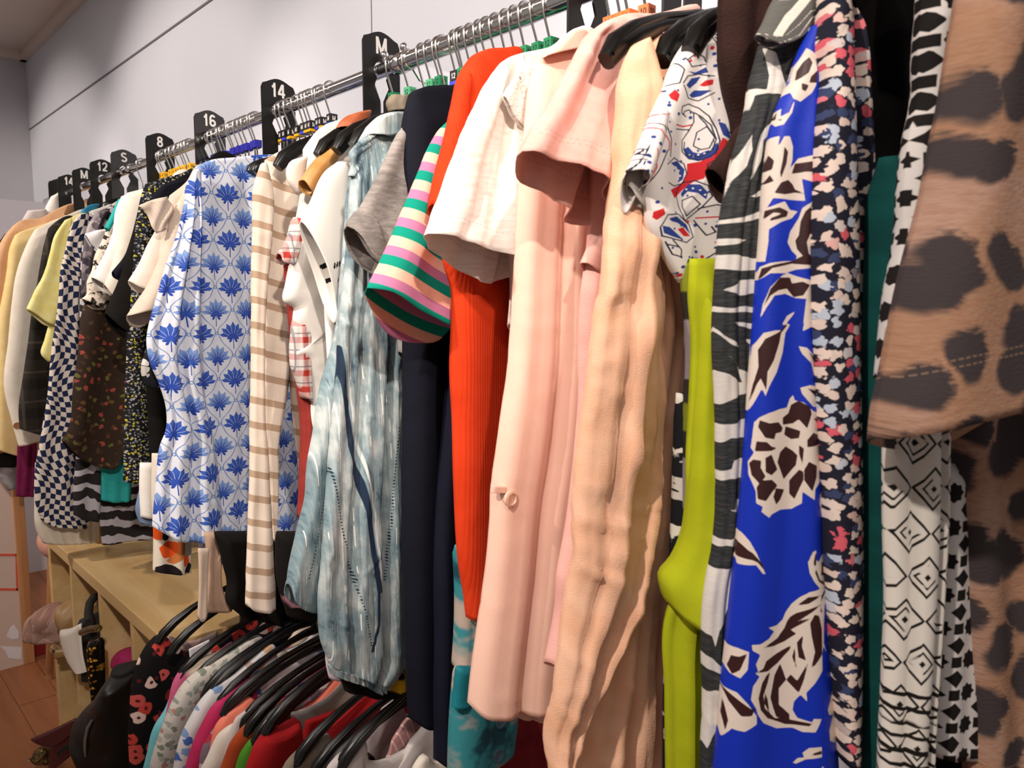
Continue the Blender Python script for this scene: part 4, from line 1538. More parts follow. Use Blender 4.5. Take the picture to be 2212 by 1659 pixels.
sheet('frill', Plane(366, 424, dx=0.03), [(299, 445), (314, 458), (321, 470), (329, 493), (338, 504)], [(338, 504), (350, 500), (362, 494)], [(362, 425), (372, 445), (362, 494)], K['beige'],
      top=[(299, 445), (330, 432), (362, 425)], parent=g, th=0.008, folds=[(0.006, 1.6, 1.6, 0)], pin=0.01)
# things seen between the frilled top and the lotus blouse
pl = PL(385, 385, dx=-0.13)
single(hang(pl, [(384, 385), (352, 480), (330, 600), (316, 740), (315, 830), (319, 900), (325, 1000), (334, 1046)], K['black'], 'long_black_blouse', th=0.03, folds=soft, yb=0.95),
       'long black top between the sprigged blouse and the blue lotus blouse', 'top')
single(sheet('print_frill', Plane(385, 385, dx=0.03), [(316, 758), (305, 790), (306, 812), (322, 838), (332, 842)], [(332, 842), (350, 820)], [(345, 758), (350, 820)], K['bwflower'], th=0.03,
             folds=[(0.006, 3, 0, 0)], pin=0.02), 'black and white flowered frill poking out left of the lotus blouse sleeve', 'blouse')
single(sheet('vest', Plane(385, 385, dx=-0.03), [(302, 1000), (301, 1060), (304, 1116)], [(304, 1116), (332, 1120)], [(334, 1000), (332, 1120)], K['white'], th=0.02),
       'white vest hem beside the sprigged blouse hem', 'vest')
single(sheet('blue_blouse', Plane(385, 385, dx=-0.045), [(300, 1060), (293, 1105), (302, 1130)], [(302, 1130), (335, 1136)], [(336, 1060), (335, 1136)], K['dustyblue'], th=0.02),
       'dusty blue hem behind the white vest', 'top')
single(sheet('print_skirt', Plane(385, 385, dx=0.012), [(328, 980), (327, 1075), (331, 1150), (330, 1232)], [(330, 1236), (370, 1238), (412, 1236)], [(412, 980), (413, 1120), (412, 1236)],
             K['boldorange'], th=0.03, folds=[(0.004, 2, 0, 0)], res=0.004, prints={
                 'p0': [poly('C', 1120, 195, 1175, 195, 1165, 300, 1100, 345, 1045, 325, 1110, 270)],
                 'p1': [poly('C', 1005, 240, 1050, 195, 1125, 200, 1125, 260, 1080, 300, 1030, 305), poly('C', 1155, 285, 1200, 295, 1205, 335, 1160, 370), poly('C', 970, 100, 1028, 110, 1022, 192, 970, 185)],
                 'p2': [poly('C', 988, 362, 1040, 340, 1100, 350, 1140, 378, 1152, 412, 985, 412), poly('C', 1165, 385, 1200, 330, 1218, 350, 1205, 400, 1170, 402), poly('C', 1028, 110, 1090, 120, 1060, 190, 1022, 192)]}), 'bold orange, black and white print skirt hanging below the lotus sleeve', 'skirt')
single(sheet('pleated_skirt', Plane(163, 472, dx=-0.03), [(76, 1000), (74, 1080), (80, 1150), (92, 1172)], [(92, 1172), (150, 1172), (214, 1168)], [(216, 1000), (214, 1168)], K['creamrib'],
             th=0.06, folds=[(0.004, 7, 0, 0)]), 'cream pleated skirt hem touching the shelf top below the check cuff', 'skirt')
b = MB(); p = aty(214, 1140, 0.64)
b.tube([(p[0], 0.64, 0.652), (p[0], 0.64, 0.735)], 0.0135, 16, cap=True)
single(b.build('wooden_peg', K['postwood']), 'short orange-brown wooden peg standing on the shelf top', 'peg')

# --- blue lotus blouse
pl = PL(411, 372)
g = garment('lotus_blouse', 'white long-sleeved blouse printed with blue lotus flowers', 'blouse', pl)
hang(pl, [(420, 368), (425, 420), (428, 600), (432, 900), (428, 1100), (429, 1194)], K['lotus'], top=[(443, 351), (506, 341), (557, 336)],
     bot=[(457, 1201), (560, 1200), (632, 1196)], parent=g, th=0.03, folds=[(0.006, 3.2, 0.0, 0.5), (0.004, 6.5, 0.1, 1)], cr=[(0.0015, 14, 40, 83)], wr=(0.002, 12, 4, 3))
sheet('sleeve', Plane(411, 372, dx=0.026), [(416, 372), (403, 410), (402, 427), (390, 481), (369, 541), (351, 595), (333, 662), (318, 746), (324, 780), (345, 828), (360, 882), (359, 931), (348, 961), (339, 1021), (333, 1081), (328, 1136)],
      [(328, 1139), (356, 1153), (384, 1166), (427, 1169), (487, 1160)], [(434, 364), (436, 450), (437, 560), (440, 750), (451, 886), (463, 931), (481, 1081), (487, 1160)],
      K['lotus'], top=[(416, 372), (424, 366), (434, 364)], parent=g, th=0.03, thb=0.035, folds=[(0.010, 2.3, 0.15, 2.2), (0.004, 5.2, -0.3, 0)], cr=[(0.002, 18, 35, 81)], wr=(0.0025, 10, 4, 5))
# taupe tie and black items under it
pl = PL(520, 342, dx=-0.02)
g = garment('tie_dress', 'taupe dress hem with a long dangling tie, over the shelf top', 'dress', pl)
sheet('skirt', pl, [(440, 1150), (448, 1230), (440, 1318)], [(440, 1318), (470, 1322), (505, 1310)], [(500, 1150), (480, 1200), (489, 1290), (505, 1310)], K['taupe'], parent=g, th=0.02,
      folds=[(0.008, 1.5, 0.2, 0)])
sheet('tie', Plane(520, 342, dx=-0.005), [(428, 1185), (430, 1260), (427, 1332)], [(427, 1334), (436, 1343), (447, 1330)], [(452, 1185), (447, 1260), (447, 1330)], K['stringtaupe'],
      parent=g, th=0.008, folds=[(0.003, 1, 0.5, 0)])
single(sheet('long_black_skirt', Plane(520, 342, dx=0.02), [(462, 1150), (480, 1220), (489, 1262), (486, 1292), (522, 1332)], [(522, 1332), (600, 1340), (660, 1330)], [(660, 1150), (665, 1250), (660, 1330)],
             K['black'], th=0.05, folds=deep), 'black skirt hanging below the lotus blouse, partly behind the striped cuff', 'skirt')
single(sheet('bloom_skirt', Plane(640, 312, dx=0.02), [(596, 1150), (600, 1260), (622, 1330)], [(622, 1330), (690, 1345)], [(690, 1150), (690, 1345)], K['darkfloralbig'],
             th=0.04), 'black skirt with a few yellow blooms right of the striped cuff', 'skirt')

# --- beige striped long sleeve
pl = PL(573, 347)
g = garment('striped_blouse', 'beige long-sleeved top with tan stripes, sleeve hanging straight down', 'top', pl)
sheet('body', pl, [(572, 347), (562, 480), (562, 760), (566, 980), (588, 1166)], [(588, 1166), (590, 1168)],
      [(655, 312), (650, 440), (636, 560), (632, 700), (629, 800), (614, 895), (602, 961), (602, 1021), (590, 1168)], K['bstripe'], top=[(572, 347), (600, 330), (655, 311)],
      parent=g, th=0.03, folds=[(0.006, 1.6, 0.3, 0.6)], cr=[(0.003, 13, 55, 91)], wr=(0.002, 9, 5, 2))
sheet('sleeve', Plane(573, 347, dx=0.028), [(562, 360), (550, 396), (546, 481), (544, 601), (545, 797), (542, 900), (540, 1021), (535, 1172), (532, 1247), (531, 1304)],
      [(531, 1305), (540, 1314), (597, 1317)], [(580, 372), (590, 420), (586, 520), (574, 640), (570, 750), (573, 901), (583, 1021), (592, 1187), (595, 1250), (597, 1317)],
      K['bstripe'], top=[(562, 360), (570, 352), (580, 372)], parent=g, th=0.03, thb=0.025, folds=[(0.005, 1.6, 0.1, 1.0)], cr=[(0.002, 20, 50, 93)], wr=(0.002, 12, 6, 4))
sheet('far_sleeve', Plane(573, 347, dx=0.01), [(622, 690), (627, 800), (634, 900), (649, 1014)], [(649, 1014), (652, 1016)], [(634, 690), (638, 800), (645, 886), (653, 976), (652, 1016)],
      K['bstripe'], parent=g, th=0.02)
single(sheet('brick_blouse', Plane(640, 312, dx=0.004), [(612, 560), (626, 700), (640, 815), (652, 900), (653, 1000), (650, 1118)], [(650, 1118), (653, 1120)],
             [(660, 560), (664, 800), (669, 870), (672, 931), (664, 1021), (653, 1120)], K['maroon'], th=0.03, folds=soft), 'brick red top in the gap right of the striped top', 'top')
pl = PL(640, 318, dx=0.022)
g = garment('plaid_shirt', 'red and white plaid shirt with a gathered short sleeve, squeezed between striped and white tops', 'shirt', pl)
sheet('sleeve', pl, [(634, 470), (618, 520), (600, 547)], [(600, 548), (605, 566), (622, 571), (640, 560)], [(655, 470), (652, 520), (640, 560)], K['redplaid'], parent=g, th=0.03, folds=[(0.005, 3, 0, 0)])
sheet('body', pl, [(632, 690), (626, 760), (628, 790), (640, 820), (655, 860)], [(655, 860), (670, 868)], [(672, 690), (672, 780), (670, 868)], K['redplaid'], parent=g, th=0.03, folds=[(0.005, 3, 0, 0)])
# --- white tees
pl = PL(655, 328)
g = garment('white_tee', 'plain white tee with a small capped sleeve and long draped body', 't-shirt', pl)
hang(pl, [(655, 327), (656, 345), (650, 420), (638, 487), (628, 559), (617, 616), (612, 652), (634, 666), (632, 692), (656, 746), (629, 766), (650, 778), (660, 800), (668, 830), (672, 900), (677, 938)],
     K['white'], top=[(671, 304), (698, 274), (736, 260)], bot=[(690, 930)], parent=g, th=0.03, folds=[(0.007, 2.5, 0.2, 0.3)], cr=[(0.003, 10, 40, 111)], hem=None, yb=0.95)
sheet('cap_sleeve', Plane(655, 328, dx=0.02), [(652, 340), (626, 351), (619, 369), (622, 390), (644, 421)], [(644, 421), (655, 410)], [(662, 338), (655, 410)], K['warmwhite'], parent=g, th=0.02)
pl = PL(700, 330, dx=-0.012)
g = garment('satin_blouse', 'caramel satin blouse with a rust collar under the black hanger ends', 'blouse', pl)
sheet('sleeve', pl, [(716, 318), (700, 330), (685, 342), (650, 388)], [(650, 388), (658, 407), (674, 423)], [(748, 300), (730, 340), (698, 380), (674, 423)], K['caramel'],
      top=[(716, 318), (748, 300)], parent=g, th=0.03)
sheet('collar', pl, [(752, 250), (736, 262), (728, 275)], [(728, 275), (790, 280)], [(800, 238), (790, 280)], K['rustcollar'], top=[(752, 250), (775, 243), (800, 238)], parent=g, th=0.03)
pl = PL(704, 369, dx=0.004)
g = garment('raglan_tee', 'white tee with two black bars near its sleeve hem', 't-shirt', pl)
hang(Plane(704, 369, dx=-0.006), [(722, 352), (712, 420), (702, 520), (700, 640), (708, 780)], K['white'], parent=g, th=0.015, yb=0.9, hem=0.95)


def barred():
    m = Mat('white_cotton_black_bars')
    u, v = m.uv()
    c = m.mix(m.ss(m.attr('p0'), 0.6, -0.6), '#ece7e1', '#14120f')
    return m.out(c, 0.9, bump=m.noise(u * 20, v * 10, 1, 3), bs=0.25, bd=0.004)


sheet('sleeve', Plane(704, 369, dx=0.028), [(730, 350), (704, 369), (667, 442), (649, 478)], [(649, 478), (667, 517), (692, 577), (707, 631), (726, 702)],
      [(752, 352), (750, 480), (742, 620), (726, 702)], barred(), top=[(730, 350), (752, 352)], parent=g, th=0.02, thb=0.04, drop=0.01,
      prints={'p0': [('poly', [(703, 571), (742, 556), (742, 567), (706, 583)], 0), ('poly', [(713, 603), (742, 592), (742, 602), (716, 613)], 0)]})
# --- tie-dye lurex blouse
pl = PL(800, 272)
g = garment('tie_dye_blouse', 'grey-blue tie-dye blouse with silver thread, frilled neck and elasticated cuff', 'blouse', pl)
tr = {'p0': [line('J', 34, 1410, 0, 1432, 250, 1480, 700, 1562, 1150, 1622, 1600, 1640, 1700), line('H', 20, 300, 0, 330, 250, 332, 480, 290, 700)],
      'p1': [line('J', 14, 1450, 0, 1485, 400, 1545, 800, 1605, 1200, 1655, 1640), line('H', 16, 352, 0, 362, 300, 370, 550, 350, 740)],
      'p2': [line('J', 4, 1350, 790, 1290, 1050, 1230, 1400, 1180, 1650), line('J', 4, 1345, 800, 1380, 1050, 1430, 1350, 1510, 1650),
             line('H', 5, 150, 0, 200, 250, 250, 480, 290, 680), line('J', 6, 1800, 560, 1760, 1000, 1730, 1400, 1720, 1650), line('H', 5, 610, 250, 580, 450, 530, 580)]}
hang(pl, [(790, 280), (770, 320), (757, 390), (749, 436), (746, 496), (740, 571), (734, 632), (731, 677), (719, 737), (704, 794), (690, 845), (677, 937), (665, 1006), (661, 1066), (647, 1127), (632, 1202), (621, 1260)],
     K['lurex'], top=[(799, 271), (823, 250), (872, 244)], bot=[(623, 1288), (637, 1305), (681, 1324), (720, 1330)], hem=0.85, parent=g, th=0.03,
     folds=[(0.008, 2.6, 0.2, 0.3), (0.003, 7, 0, 0)], cr=[(0.002, 24, 10, 105)], wr=(0.002, 14, 3, 8), prints=tr, yb=0.95, res=0.003)
sv = sheet('sleeve', Plane(800, 272, dx=0.032), [(770, 330), (758, 390), (748, 520), (737, 640), (730, 700), (726, 800), (716, 930), (704, 1060), (694, 1200), (690, 1320), (694, 1380), (711, 1436)],
      [(711, 1438), (769, 1455), (816, 1468), (838, 1462)], [(862, 300), (870, 450), (873, 620), (873, 750), (867, 900), (868, 1142), (872, 1230), (873, 1366), (866, 1425), (838, 1462)],
      K['lurex'], top=[(770, 330), (800, 300), (862, 300)], parent=g, th=0.035, thb=0.05, folds=[(0.010, 2.2, 0.1, 0.9), (0.005, 5.3, 0.2, 0)], cr=[(0.003, 20, 12, 101), (0.0015, 45, 20, 103)], wr=(0.003, 12, 3, 9), prints=tr, res=0.0024)
sheet('cuff', Plane(800, 272, dx=0.034), [(711, 1436), (716, 1456)], [(716, 1457), (769, 1470), (816, 1488), (838, 1474)], [(838, 1458), (838, 1474)], K['lurex'],
      top=[(711, 1436), (769, 1453), (816, 1466), (838, 1458)], parent=sv, th=0.045, folds=[(0.0045, 13, 0.3, 0)], pin=0.005, res=0.003, prints={'p0': [], 'p1': [], 'p2': []})
sheet('frill', Plane(800, 272, dx=0.036), [(796, 285), (776, 305), (755, 334), (760, 352), (753, 380)], [(753, 382), (772, 385)], [(815, 282), (800, 310), (780, 345), (772, 385)], K['lurex'],
      parent=g, th=0.01, folds=[(0.008, 1.2, 3.0, 0)], pin=0.01, prints={'p0': [], 'p1': [], 'p2': []})
sheet('collar', Plane(800, 272, dx=0.038), [(800, 272), (796, 290)], [(796, 290), (830, 296), (868, 280)], [(873, 243), (868, 280)], K['lurex'],
      top=[(800, 272), (823, 250), (873, 243)], parent=g, th=0.03, folds=[(0.004, 6, 0, 0)], pin=0.01, prints={'p0': [], 'p1': [], 'p2': []})
single(sheet('tie_neck_blouse', Plane(800, 272, dx=-0.02), [(845, 205), (836, 222), (842, 240)], [(842, 240), (890, 240)], [(890, 205), (890, 240)], K['khaki'],
             top=[(845, 205), (865, 208), (890, 205)], th=0.03, folds=[(0.004, 3, 0, 0)], pin=0.01), 'pale sage crumpled neckline under the green size cubes', 'top')
single(sheet('lilac_blouse', Plane(800, 272, dx=0.0), [(704, 1380), (706, 1440), (712, 1466)], [(712, 1467), (760, 1470)], [(760, 1380), (760, 1470)], K['lilacwhite'], th=0.02),
       'pale lilac hem showing at the left of the elasticated cuff', 'top')
single(sheet('bloom_blouse', Plane(800, 272, dx=0.02), [(725, 1400), (731, 1452), (745, 1492)], [(745, 1492), (800, 1500), (880, 1508)], [(885, 1400), (880, 1508)], K['darkfloralbig'], th=0.03,
             folds=soft), 'black top with large yellow and pink blooms under the elasticated cuff', 'top')
# --- grey marl
pl = PL(868, 290)
g = garment('marl_tee', 'grey marl tee with a turned-back short sleeve', 't-shirt', pl)
hang(pl, [(872, 280), (862, 380), (858, 520), (862, 760)], K['marl'], parent=g, th=0.02, yb=0.95, hem=1.0)
sv = sheet('sleeve', Plane(868, 290, dx=0.014), [(868, 277), (850, 305), (828, 350), (795, 415), (774, 451), (755, 474), (750, 489)], [(750, 491), (762, 511), (780, 549), (807, 581), (832, 602)],
      [(885, 280), (880, 400), (866, 500), (832, 602)], K['marl'], parent=g, th=0.02, thb=0.04, folds=[(0.006, 1.3, 0.4, 0)], cr=[(0.002, 16, 50, 141)])
sheet('turn_up', Plane(868, 290, dx=0.020), [(767, 456), (752, 480), (750, 489)], [(750, 491), (762, 511), (780, 549), (807, 581), (832, 602)], [(850, 545), (832, 602)], K['marl'],
      top=[(767, 456), (795, 470), (812, 520), (850, 545)], parent=sv, th=0.045, thb=0.05)
# --- navy
pl = PL(884, 206)
g = garment('navy_dress', 'plain navy dress with a long narrow sleeve, hanging almost to the lower rail', 'dress', pl)
hang(pl, [(884, 207), (873, 257), (867, 325), (866, 450), (871, 720), (870, 1140), (871, 1200), (877, 1421), (884, 1551)], K['navydark'], top=[(902, 194), (943, 187)],
     bot=[(905, 1562), (941, 1545)], parent=g, th=0.04, folds=[(0.012, 2.4, 0.05, 0.5)], yb=0.95)
sheet('sleeve', Plane(884, 206, dx=0.035), [(990, 640), (976, 780), (970, 840), (961, 931), (946, 1081), (940, 1247), (942, 1394), (941, 1504), (945, 1644)], [(945, 1645), (957, 1650), (970, 1645)],
      [(1015, 640), (1002, 780), (996, 855), (995, 1081), (994, 1200), (990, 1394), (977, 1587), (970, 1645)], K['navy2'], parent=g, th=0.035, folds=[(0.004, 1.3, 0, 0)])
# --- striped tee
pl = PL(954, 279)
g = garment('striped_tee', 'striped tee in green, mauve and peach with a wide short sleeve', 't-shirt', pl)
hang(pl, [(962, 268), (950, 360), (955, 520), (972, 700)], K['tristripe'], parent=g, th=0.02, yb=0.95, hem=1.1)
sheet('sleeve', Plane(954, 279, dx=0.016), [(966, 264), (950, 280), (930, 311), (901, 378), (877, 436), (850, 499), (822, 559), (807, 589), (791, 622)],
      [(791, 624), (820, 631), (849, 650), (877, 668), (910, 684), (940, 700), (968, 712), (980, 700)],
      [(985, 275), (990, 400), (990, 560), (980, 700)], K['tristripe'], top=[(966, 264), (985, 275)], parent=g, th=0.02, thb=0.06, cr=[(0.0015, 14, 40, 151)], folds=[(0.006, 1.2, 0.1, 0)], drop=0.032)
# --- watercolour
pl = PL(1000, 190, dx=-0.015)
g = garment('watercolour_shirt', 'teal and stone watercolour shirt with a buttoned cuff, under the orange knit', 'shirt', pl)
sheet('sleeve', pl, [(985, 1180), (992, 1275), (990, 1394), (986, 1443)], [(986, 1445), (1020, 1440), (1055, 1445)], [(1060, 1180), (1060, 1300), (1055, 1445)], K['watercolour'], parent=g, th=0.05, folds=soft)
sv = sheet('cuff_band', Plane(1000, 190, dx=0.0), [(986, 1441), (980, 1500), (974, 1600), (972, 1690)], [(972, 1690), (1020, 1660), (1060, 1640), (1101, 1613)], [(1112, 1441), (1110, 1540), (1101, 1613)], K['watercolour'],
      parent=g, th=0.05, folds=[(0.004, 1.2, 0, 0)])
sheet('cuff_trim', Plane(1000, 190, dx=0.012), [(987, 1441), (983, 1480), (979, 1530)], [(979, 1530), (1000, 1525), (1025, 1490)], [(1030, 1441), (1025, 1490)], K['tealcuff'], parent=g, th=0.02)
for q in ((1036, 1606), (1041, 1534)):
    b = MB(); a = pl.q(q); p = pl.P(np.array(a[0]), np.array(a[1]), np.array(0.036))
    b.lathe([(0.003, 0.0), (0.0095, 0.001), (0.0095, 0.003), (0.007, 0.0032), (0.006, 0.0022)], p, 18, ax='x'); b.build('button', simple('slate_button', '#2f4a58', 0.35), sv)
# --- orange rib
pl = PL(1016, 128)
g = garment('orange_jumper', 'bright orange ribbed jumper', 'jumper', pl)
hang(pl, [(1016, 127), (994, 163), (980, 217), (967, 285), (952, 360), (945, 430), (952, 500), (961, 571), (976, 622), (977, 701), (974, 797), (979, 900), (983, 1051), (997, 1247), (1003, 1280), (1010, 1335)],
     K['orangerib'], top=[(1041, 111), (1080, 107), (1117, 108)], drop_neck=0.03, bot=[(1035, 1337)], parent=g, th=0.035, folds=[(0.008, 1.8, 0.1, 0.8)], yb=0.95)
sheet('sleeve', Plane(1016, 128, dx=0.012), [(1000, 158), (980, 220), (965, 290), (943, 380), (934, 441)], [(934, 442), (938, 456), (975, 470)], [(1015, 160), (1005, 300), (975, 470)],
      K['orangerib'], parent=g, th=0.02, thb=0.03)
# --- white slub tee with broderie yoke
pl = PL(1076, 142)
g = garment('broderie_tee', 'white tee with an eyelet lace yoke and wide sleeve, brightly lit', 't-shirt', pl)
hang(pl, [(1090, 135), (1085, 240), (1090, 420), (1105, 640), (1100, 700)], K['slub'], top=[(1117, 119), (1144, 113), (1187, 103)], parent=g, th=0.02, yb=0.95, hem=1.1)
sheet('sleeve', Plane(1076, 142, dx=0.016), [(1082, 138), (1046, 184), (1017, 244), (976, 339), (946, 440), (931, 487), (925, 505)], [(925, 506), (961, 514), (1006, 532), (1063, 556), (1115, 560), (1150, 572)],
      [(1130, 118), (1160, 200), (1175, 330), (1170, 460), (1150, 572)], K['slub'], top=[(1082, 138), (1117, 119), (1130, 118)], parent=g, th=0.02, thb=0.06, folds=[(0.010, 1.7, 0.25, 0.2), (0.003, 5, 0.5, 1)], cr=[(0.0025, 17, 45, 51), (0.0012, 40, 50, 53)], drop=0.028, dk=2.0,
      wr=(0.0025, 9, 6, 11))
sheet('lace_yoke', Plane(1076, 142, dx=0.036), [(1120, 158), (1096, 190), (1085, 205)], [(1085, 205), (1098, 232), (1112, 255), (1150, 300)], [(1170, 140), (1165, 220), (1150, 300)], K['eyelet'],
      top=[(1120, 158), (1145, 143), (1170, 140)], parent=g, th=0.006, wr=(0.002, 25, 25, 3))
# --- blush blouse
pl = PL(1160, 136, phi=14)
g = garment('blush_blouse', 'blush pink blouse with a button tab on its long sleeve', 'blouse', pl)
sv = sheet('sleeve', pl, [(1164, 132), (1146, 168), (1138, 217), (1124, 360), (1112, 511), (1106, 616), (1100, 722), (1094, 797), (1082, 886), (1067, 991), (1060, 1045), (1058, 1097), (1046, 1244), (1029, 1366), (1018, 1449), (1011, 1518)],
      [(1011, 1520), (1024, 1529), (1054, 1532), (1101, 1520), (1150, 1517), (1202, 1522)], [(1290, 110), (1290, 300), (1285, 500), (1282, 661), (1280, 797), (1262, 1006), (1240, 1110), (1226, 1247), (1214, 1366), (1202, 1522)],
      K['pinkblouse'], top=[(1164, 132), (1190, 122), (1225, 114), (1290, 110)], parent=g, th=0.03, thb=0.05, folds=[(0.009, 1.5, 0.05, 0.5), (0.004, 3.3, 0.15, 0.4)], cr=[(0.0015, 13, 15, 71)], bulge=0.012)
sheet('underlayer', Plane(1160, 136, phi=14, dx=-0.012), [(1060, 1480), (1080, 1525)], [(1080, 1527), (1100, 1540), (1150, 1553), (1200, 1558)], [(1205, 1480), (1200, 1558)], K['pinkblouse'], parent=g, th=0.012,
      folds=[(0.004, 3, 0, 0)], pin=0.02)
sheet('collar', Plane(1160, 136, phi=14, dx=0.014), [(1217, 79), (1196, 100), (1171, 124)], [(1171, 124), (1225, 112), (1260, 104)], [(1270, 80), (1264, 92), (1260, 104)], K['pinkblouse'],
      top=[(1217, 79), (1235, 69), (1256, 68), (1270, 80)], parent=g, th=0.02)
pb = Plane(1160, 136, phi=14)
b = MB(); a = pb.q((1077, 1066)); p = pb.P(np.array(a[0]), np.array(a[1]), np.array(0.0275))
b.lathe([(0.003, -0.006), (0.0085, -0.002), (0.0088, 0.0015), (0.0062, 0.0025), (0.0055, 0.001), (0.0015, 0.001)], p, 20, ax='x')
b.build('button', simple('pearl_button', '#e8c3ab', 0.3), sv)
sheet('button_tab', Plane(1160, 136, phi=14, dx=0.02), [(1062, 1049), (1061, 1064)], [(1061, 1065), (1094, 1064)], [(1094, 1051), (1094, 1064)], K['pinkblouse'], parent=sv, th=0.006)
# --- pink tee
pl = PL(1280, 72)
g = garment('pink_tee', 'pale pink tee with a stitched flared sleeve', 't-shirt', pl)
sheet('body', pl, [(1300, 60), (1285, 300), (1272, 540), (1258, 660), (1255, 765), (1257, 855), (1246, 1006), (1228, 1150), (1211, 1244), (1209, 1324), (1200, 1380), (1190, 1432)], [(1190, 1434), (1199, 1444), (1230, 1446)],
      [(1420, 60), (1380, 500), (1330, 900), (1290, 1200), (1230, 1446)], K['pinktee'], parent=g, th=0.03, folds=[(0.006, 1.8, 0.2, 0)], top=[(1300, 60), (1340, 36), (1420, 60)])
sheet('sleeve', Plane(1280, 72, dx=0.014), [(1290, 64), (1274, 77), (1243, 128), (1212, 183), (1185, 231), (1149, 280), (1127, 326)], [(1127, 328), (1165, 345), (1202, 360), (1244, 387), (1277, 421), (1301, 457), (1316, 480)],
      [(1406, 33), (1400, 130), (1380, 250), (1345, 400), (1316, 480)], K['pinktee_s'], top=[(1290, 64), (1307, 50), (1336, 36), (1406, 31)], parent=g, th=0.025, thb=0.05, folds=[(0.010, 1.6, 0.1, 2.5), (0.004, 3.7, 0, 0)], cr=[(0.002, 14, 30, 61)], drop=0.024, dk=1.3)
sheet('shoulder', Plane(1280, 72, dx=0.012), [(1380, 37), (1384, 120)], [(1384, 120), (1505, 110)], [(1503, 12), (1505, 110)], K['pinktee'], top=[(1380, 37), (1440, 26), (1480, 14), (1503, 12)], parent=g, th=0.025)
sheet('far_sleeve', Plane(1280, 72, dx=0.004), [(1290, 490), (1275, 530), (1259, 566)], [(1259, 568), (1275, 584), (1300, 602)], [(1310, 490), (1310, 550), (1300, 602)], K['pinktee'], parent=g, th=0.02)
single(sheet('check_blouse', Plane(1362, 108, dx=-0.014), [(1385, 42), (1386, 60), (1392, 90)], [(1392, 90), (1425, 80)], [(1412, 50), (1425, 80)], plaid('mini_check', '#d8cdbf', '#3a3330', '#8a7d70', 0.012), th=0.02),
       'tiny brown check strap wrapped on the hanger above the peach shirt', 'top')
# --- peach shirt
pl = PL(1362, 108, phi=12)
g = garment('peach_shirt', 'peach crinkled linen shirt with long loose sleeve', 'shirt', pl)
sheet('body', pl, [(1400, 100), (1390, 400), (1360, 700), (1300, 1100), (1240, 1500), (1195, 1720)], [(1195, 1720), (1300, 1720), (1436, 1720)],
      [(1500, 60), (1490, 300), (1474, 560), (1466, 620), (1478, 660), (1488, 700), (1487, 815), (1477, 865), (1467, 964), (1465, 1097), (1459, 1150), (1448, 1201), (1434, 1319), (1436, 1500), (1436, 1720)],
      K['peach'], top=[(1400, 100), (1440, 70), (1500, 60)], parent=g, th=0.04, folds=[(0.010, 3.1, 0.05, 1.2), (0.005, 6, 0, 0)], cr=[(0.003, 12, 40, 41)], wr=(0.004, 9, 5, 21))
sheet('sleeve', Plane(1362, 108, phi=12, dx=0.03), [(1366, 108), (1354, 132), (1349, 177), (1347, 243), (1342, 309), (1339, 364), (1323, 457), (1311, 541), (1301, 616), (1286, 722), (1281, 765), (1272, 855), (1257, 991), (1245, 1112), (1237, 1244), (1226, 1324), (1206, 1449), (1191, 1609), (1196, 1690)],
      [(1196, 1690), (1206, 1692), (1214, 1690)], [(1400, 84), (1412, 130), (1420, 250), (1425, 450), (1432, 600), (1424, 749), (1418, 950), (1400, 1120), (1370, 1250), (1300, 1435), (1250, 1560), (1214, 1690)],
      K['peach'], top=[(1366, 108), (1388, 88), (1400, 84)], parent=g, th=0.045, thb=0.03, folds=[(0.008, 1.7, 0.5, 1.0), (0.005, 3.6, 0.9, 0)], cr=[(0.0042, 12, 55, 31), (0.0018, 28, 62, 35)], wr=(0.006, 6, 7, 23), res=0.005)
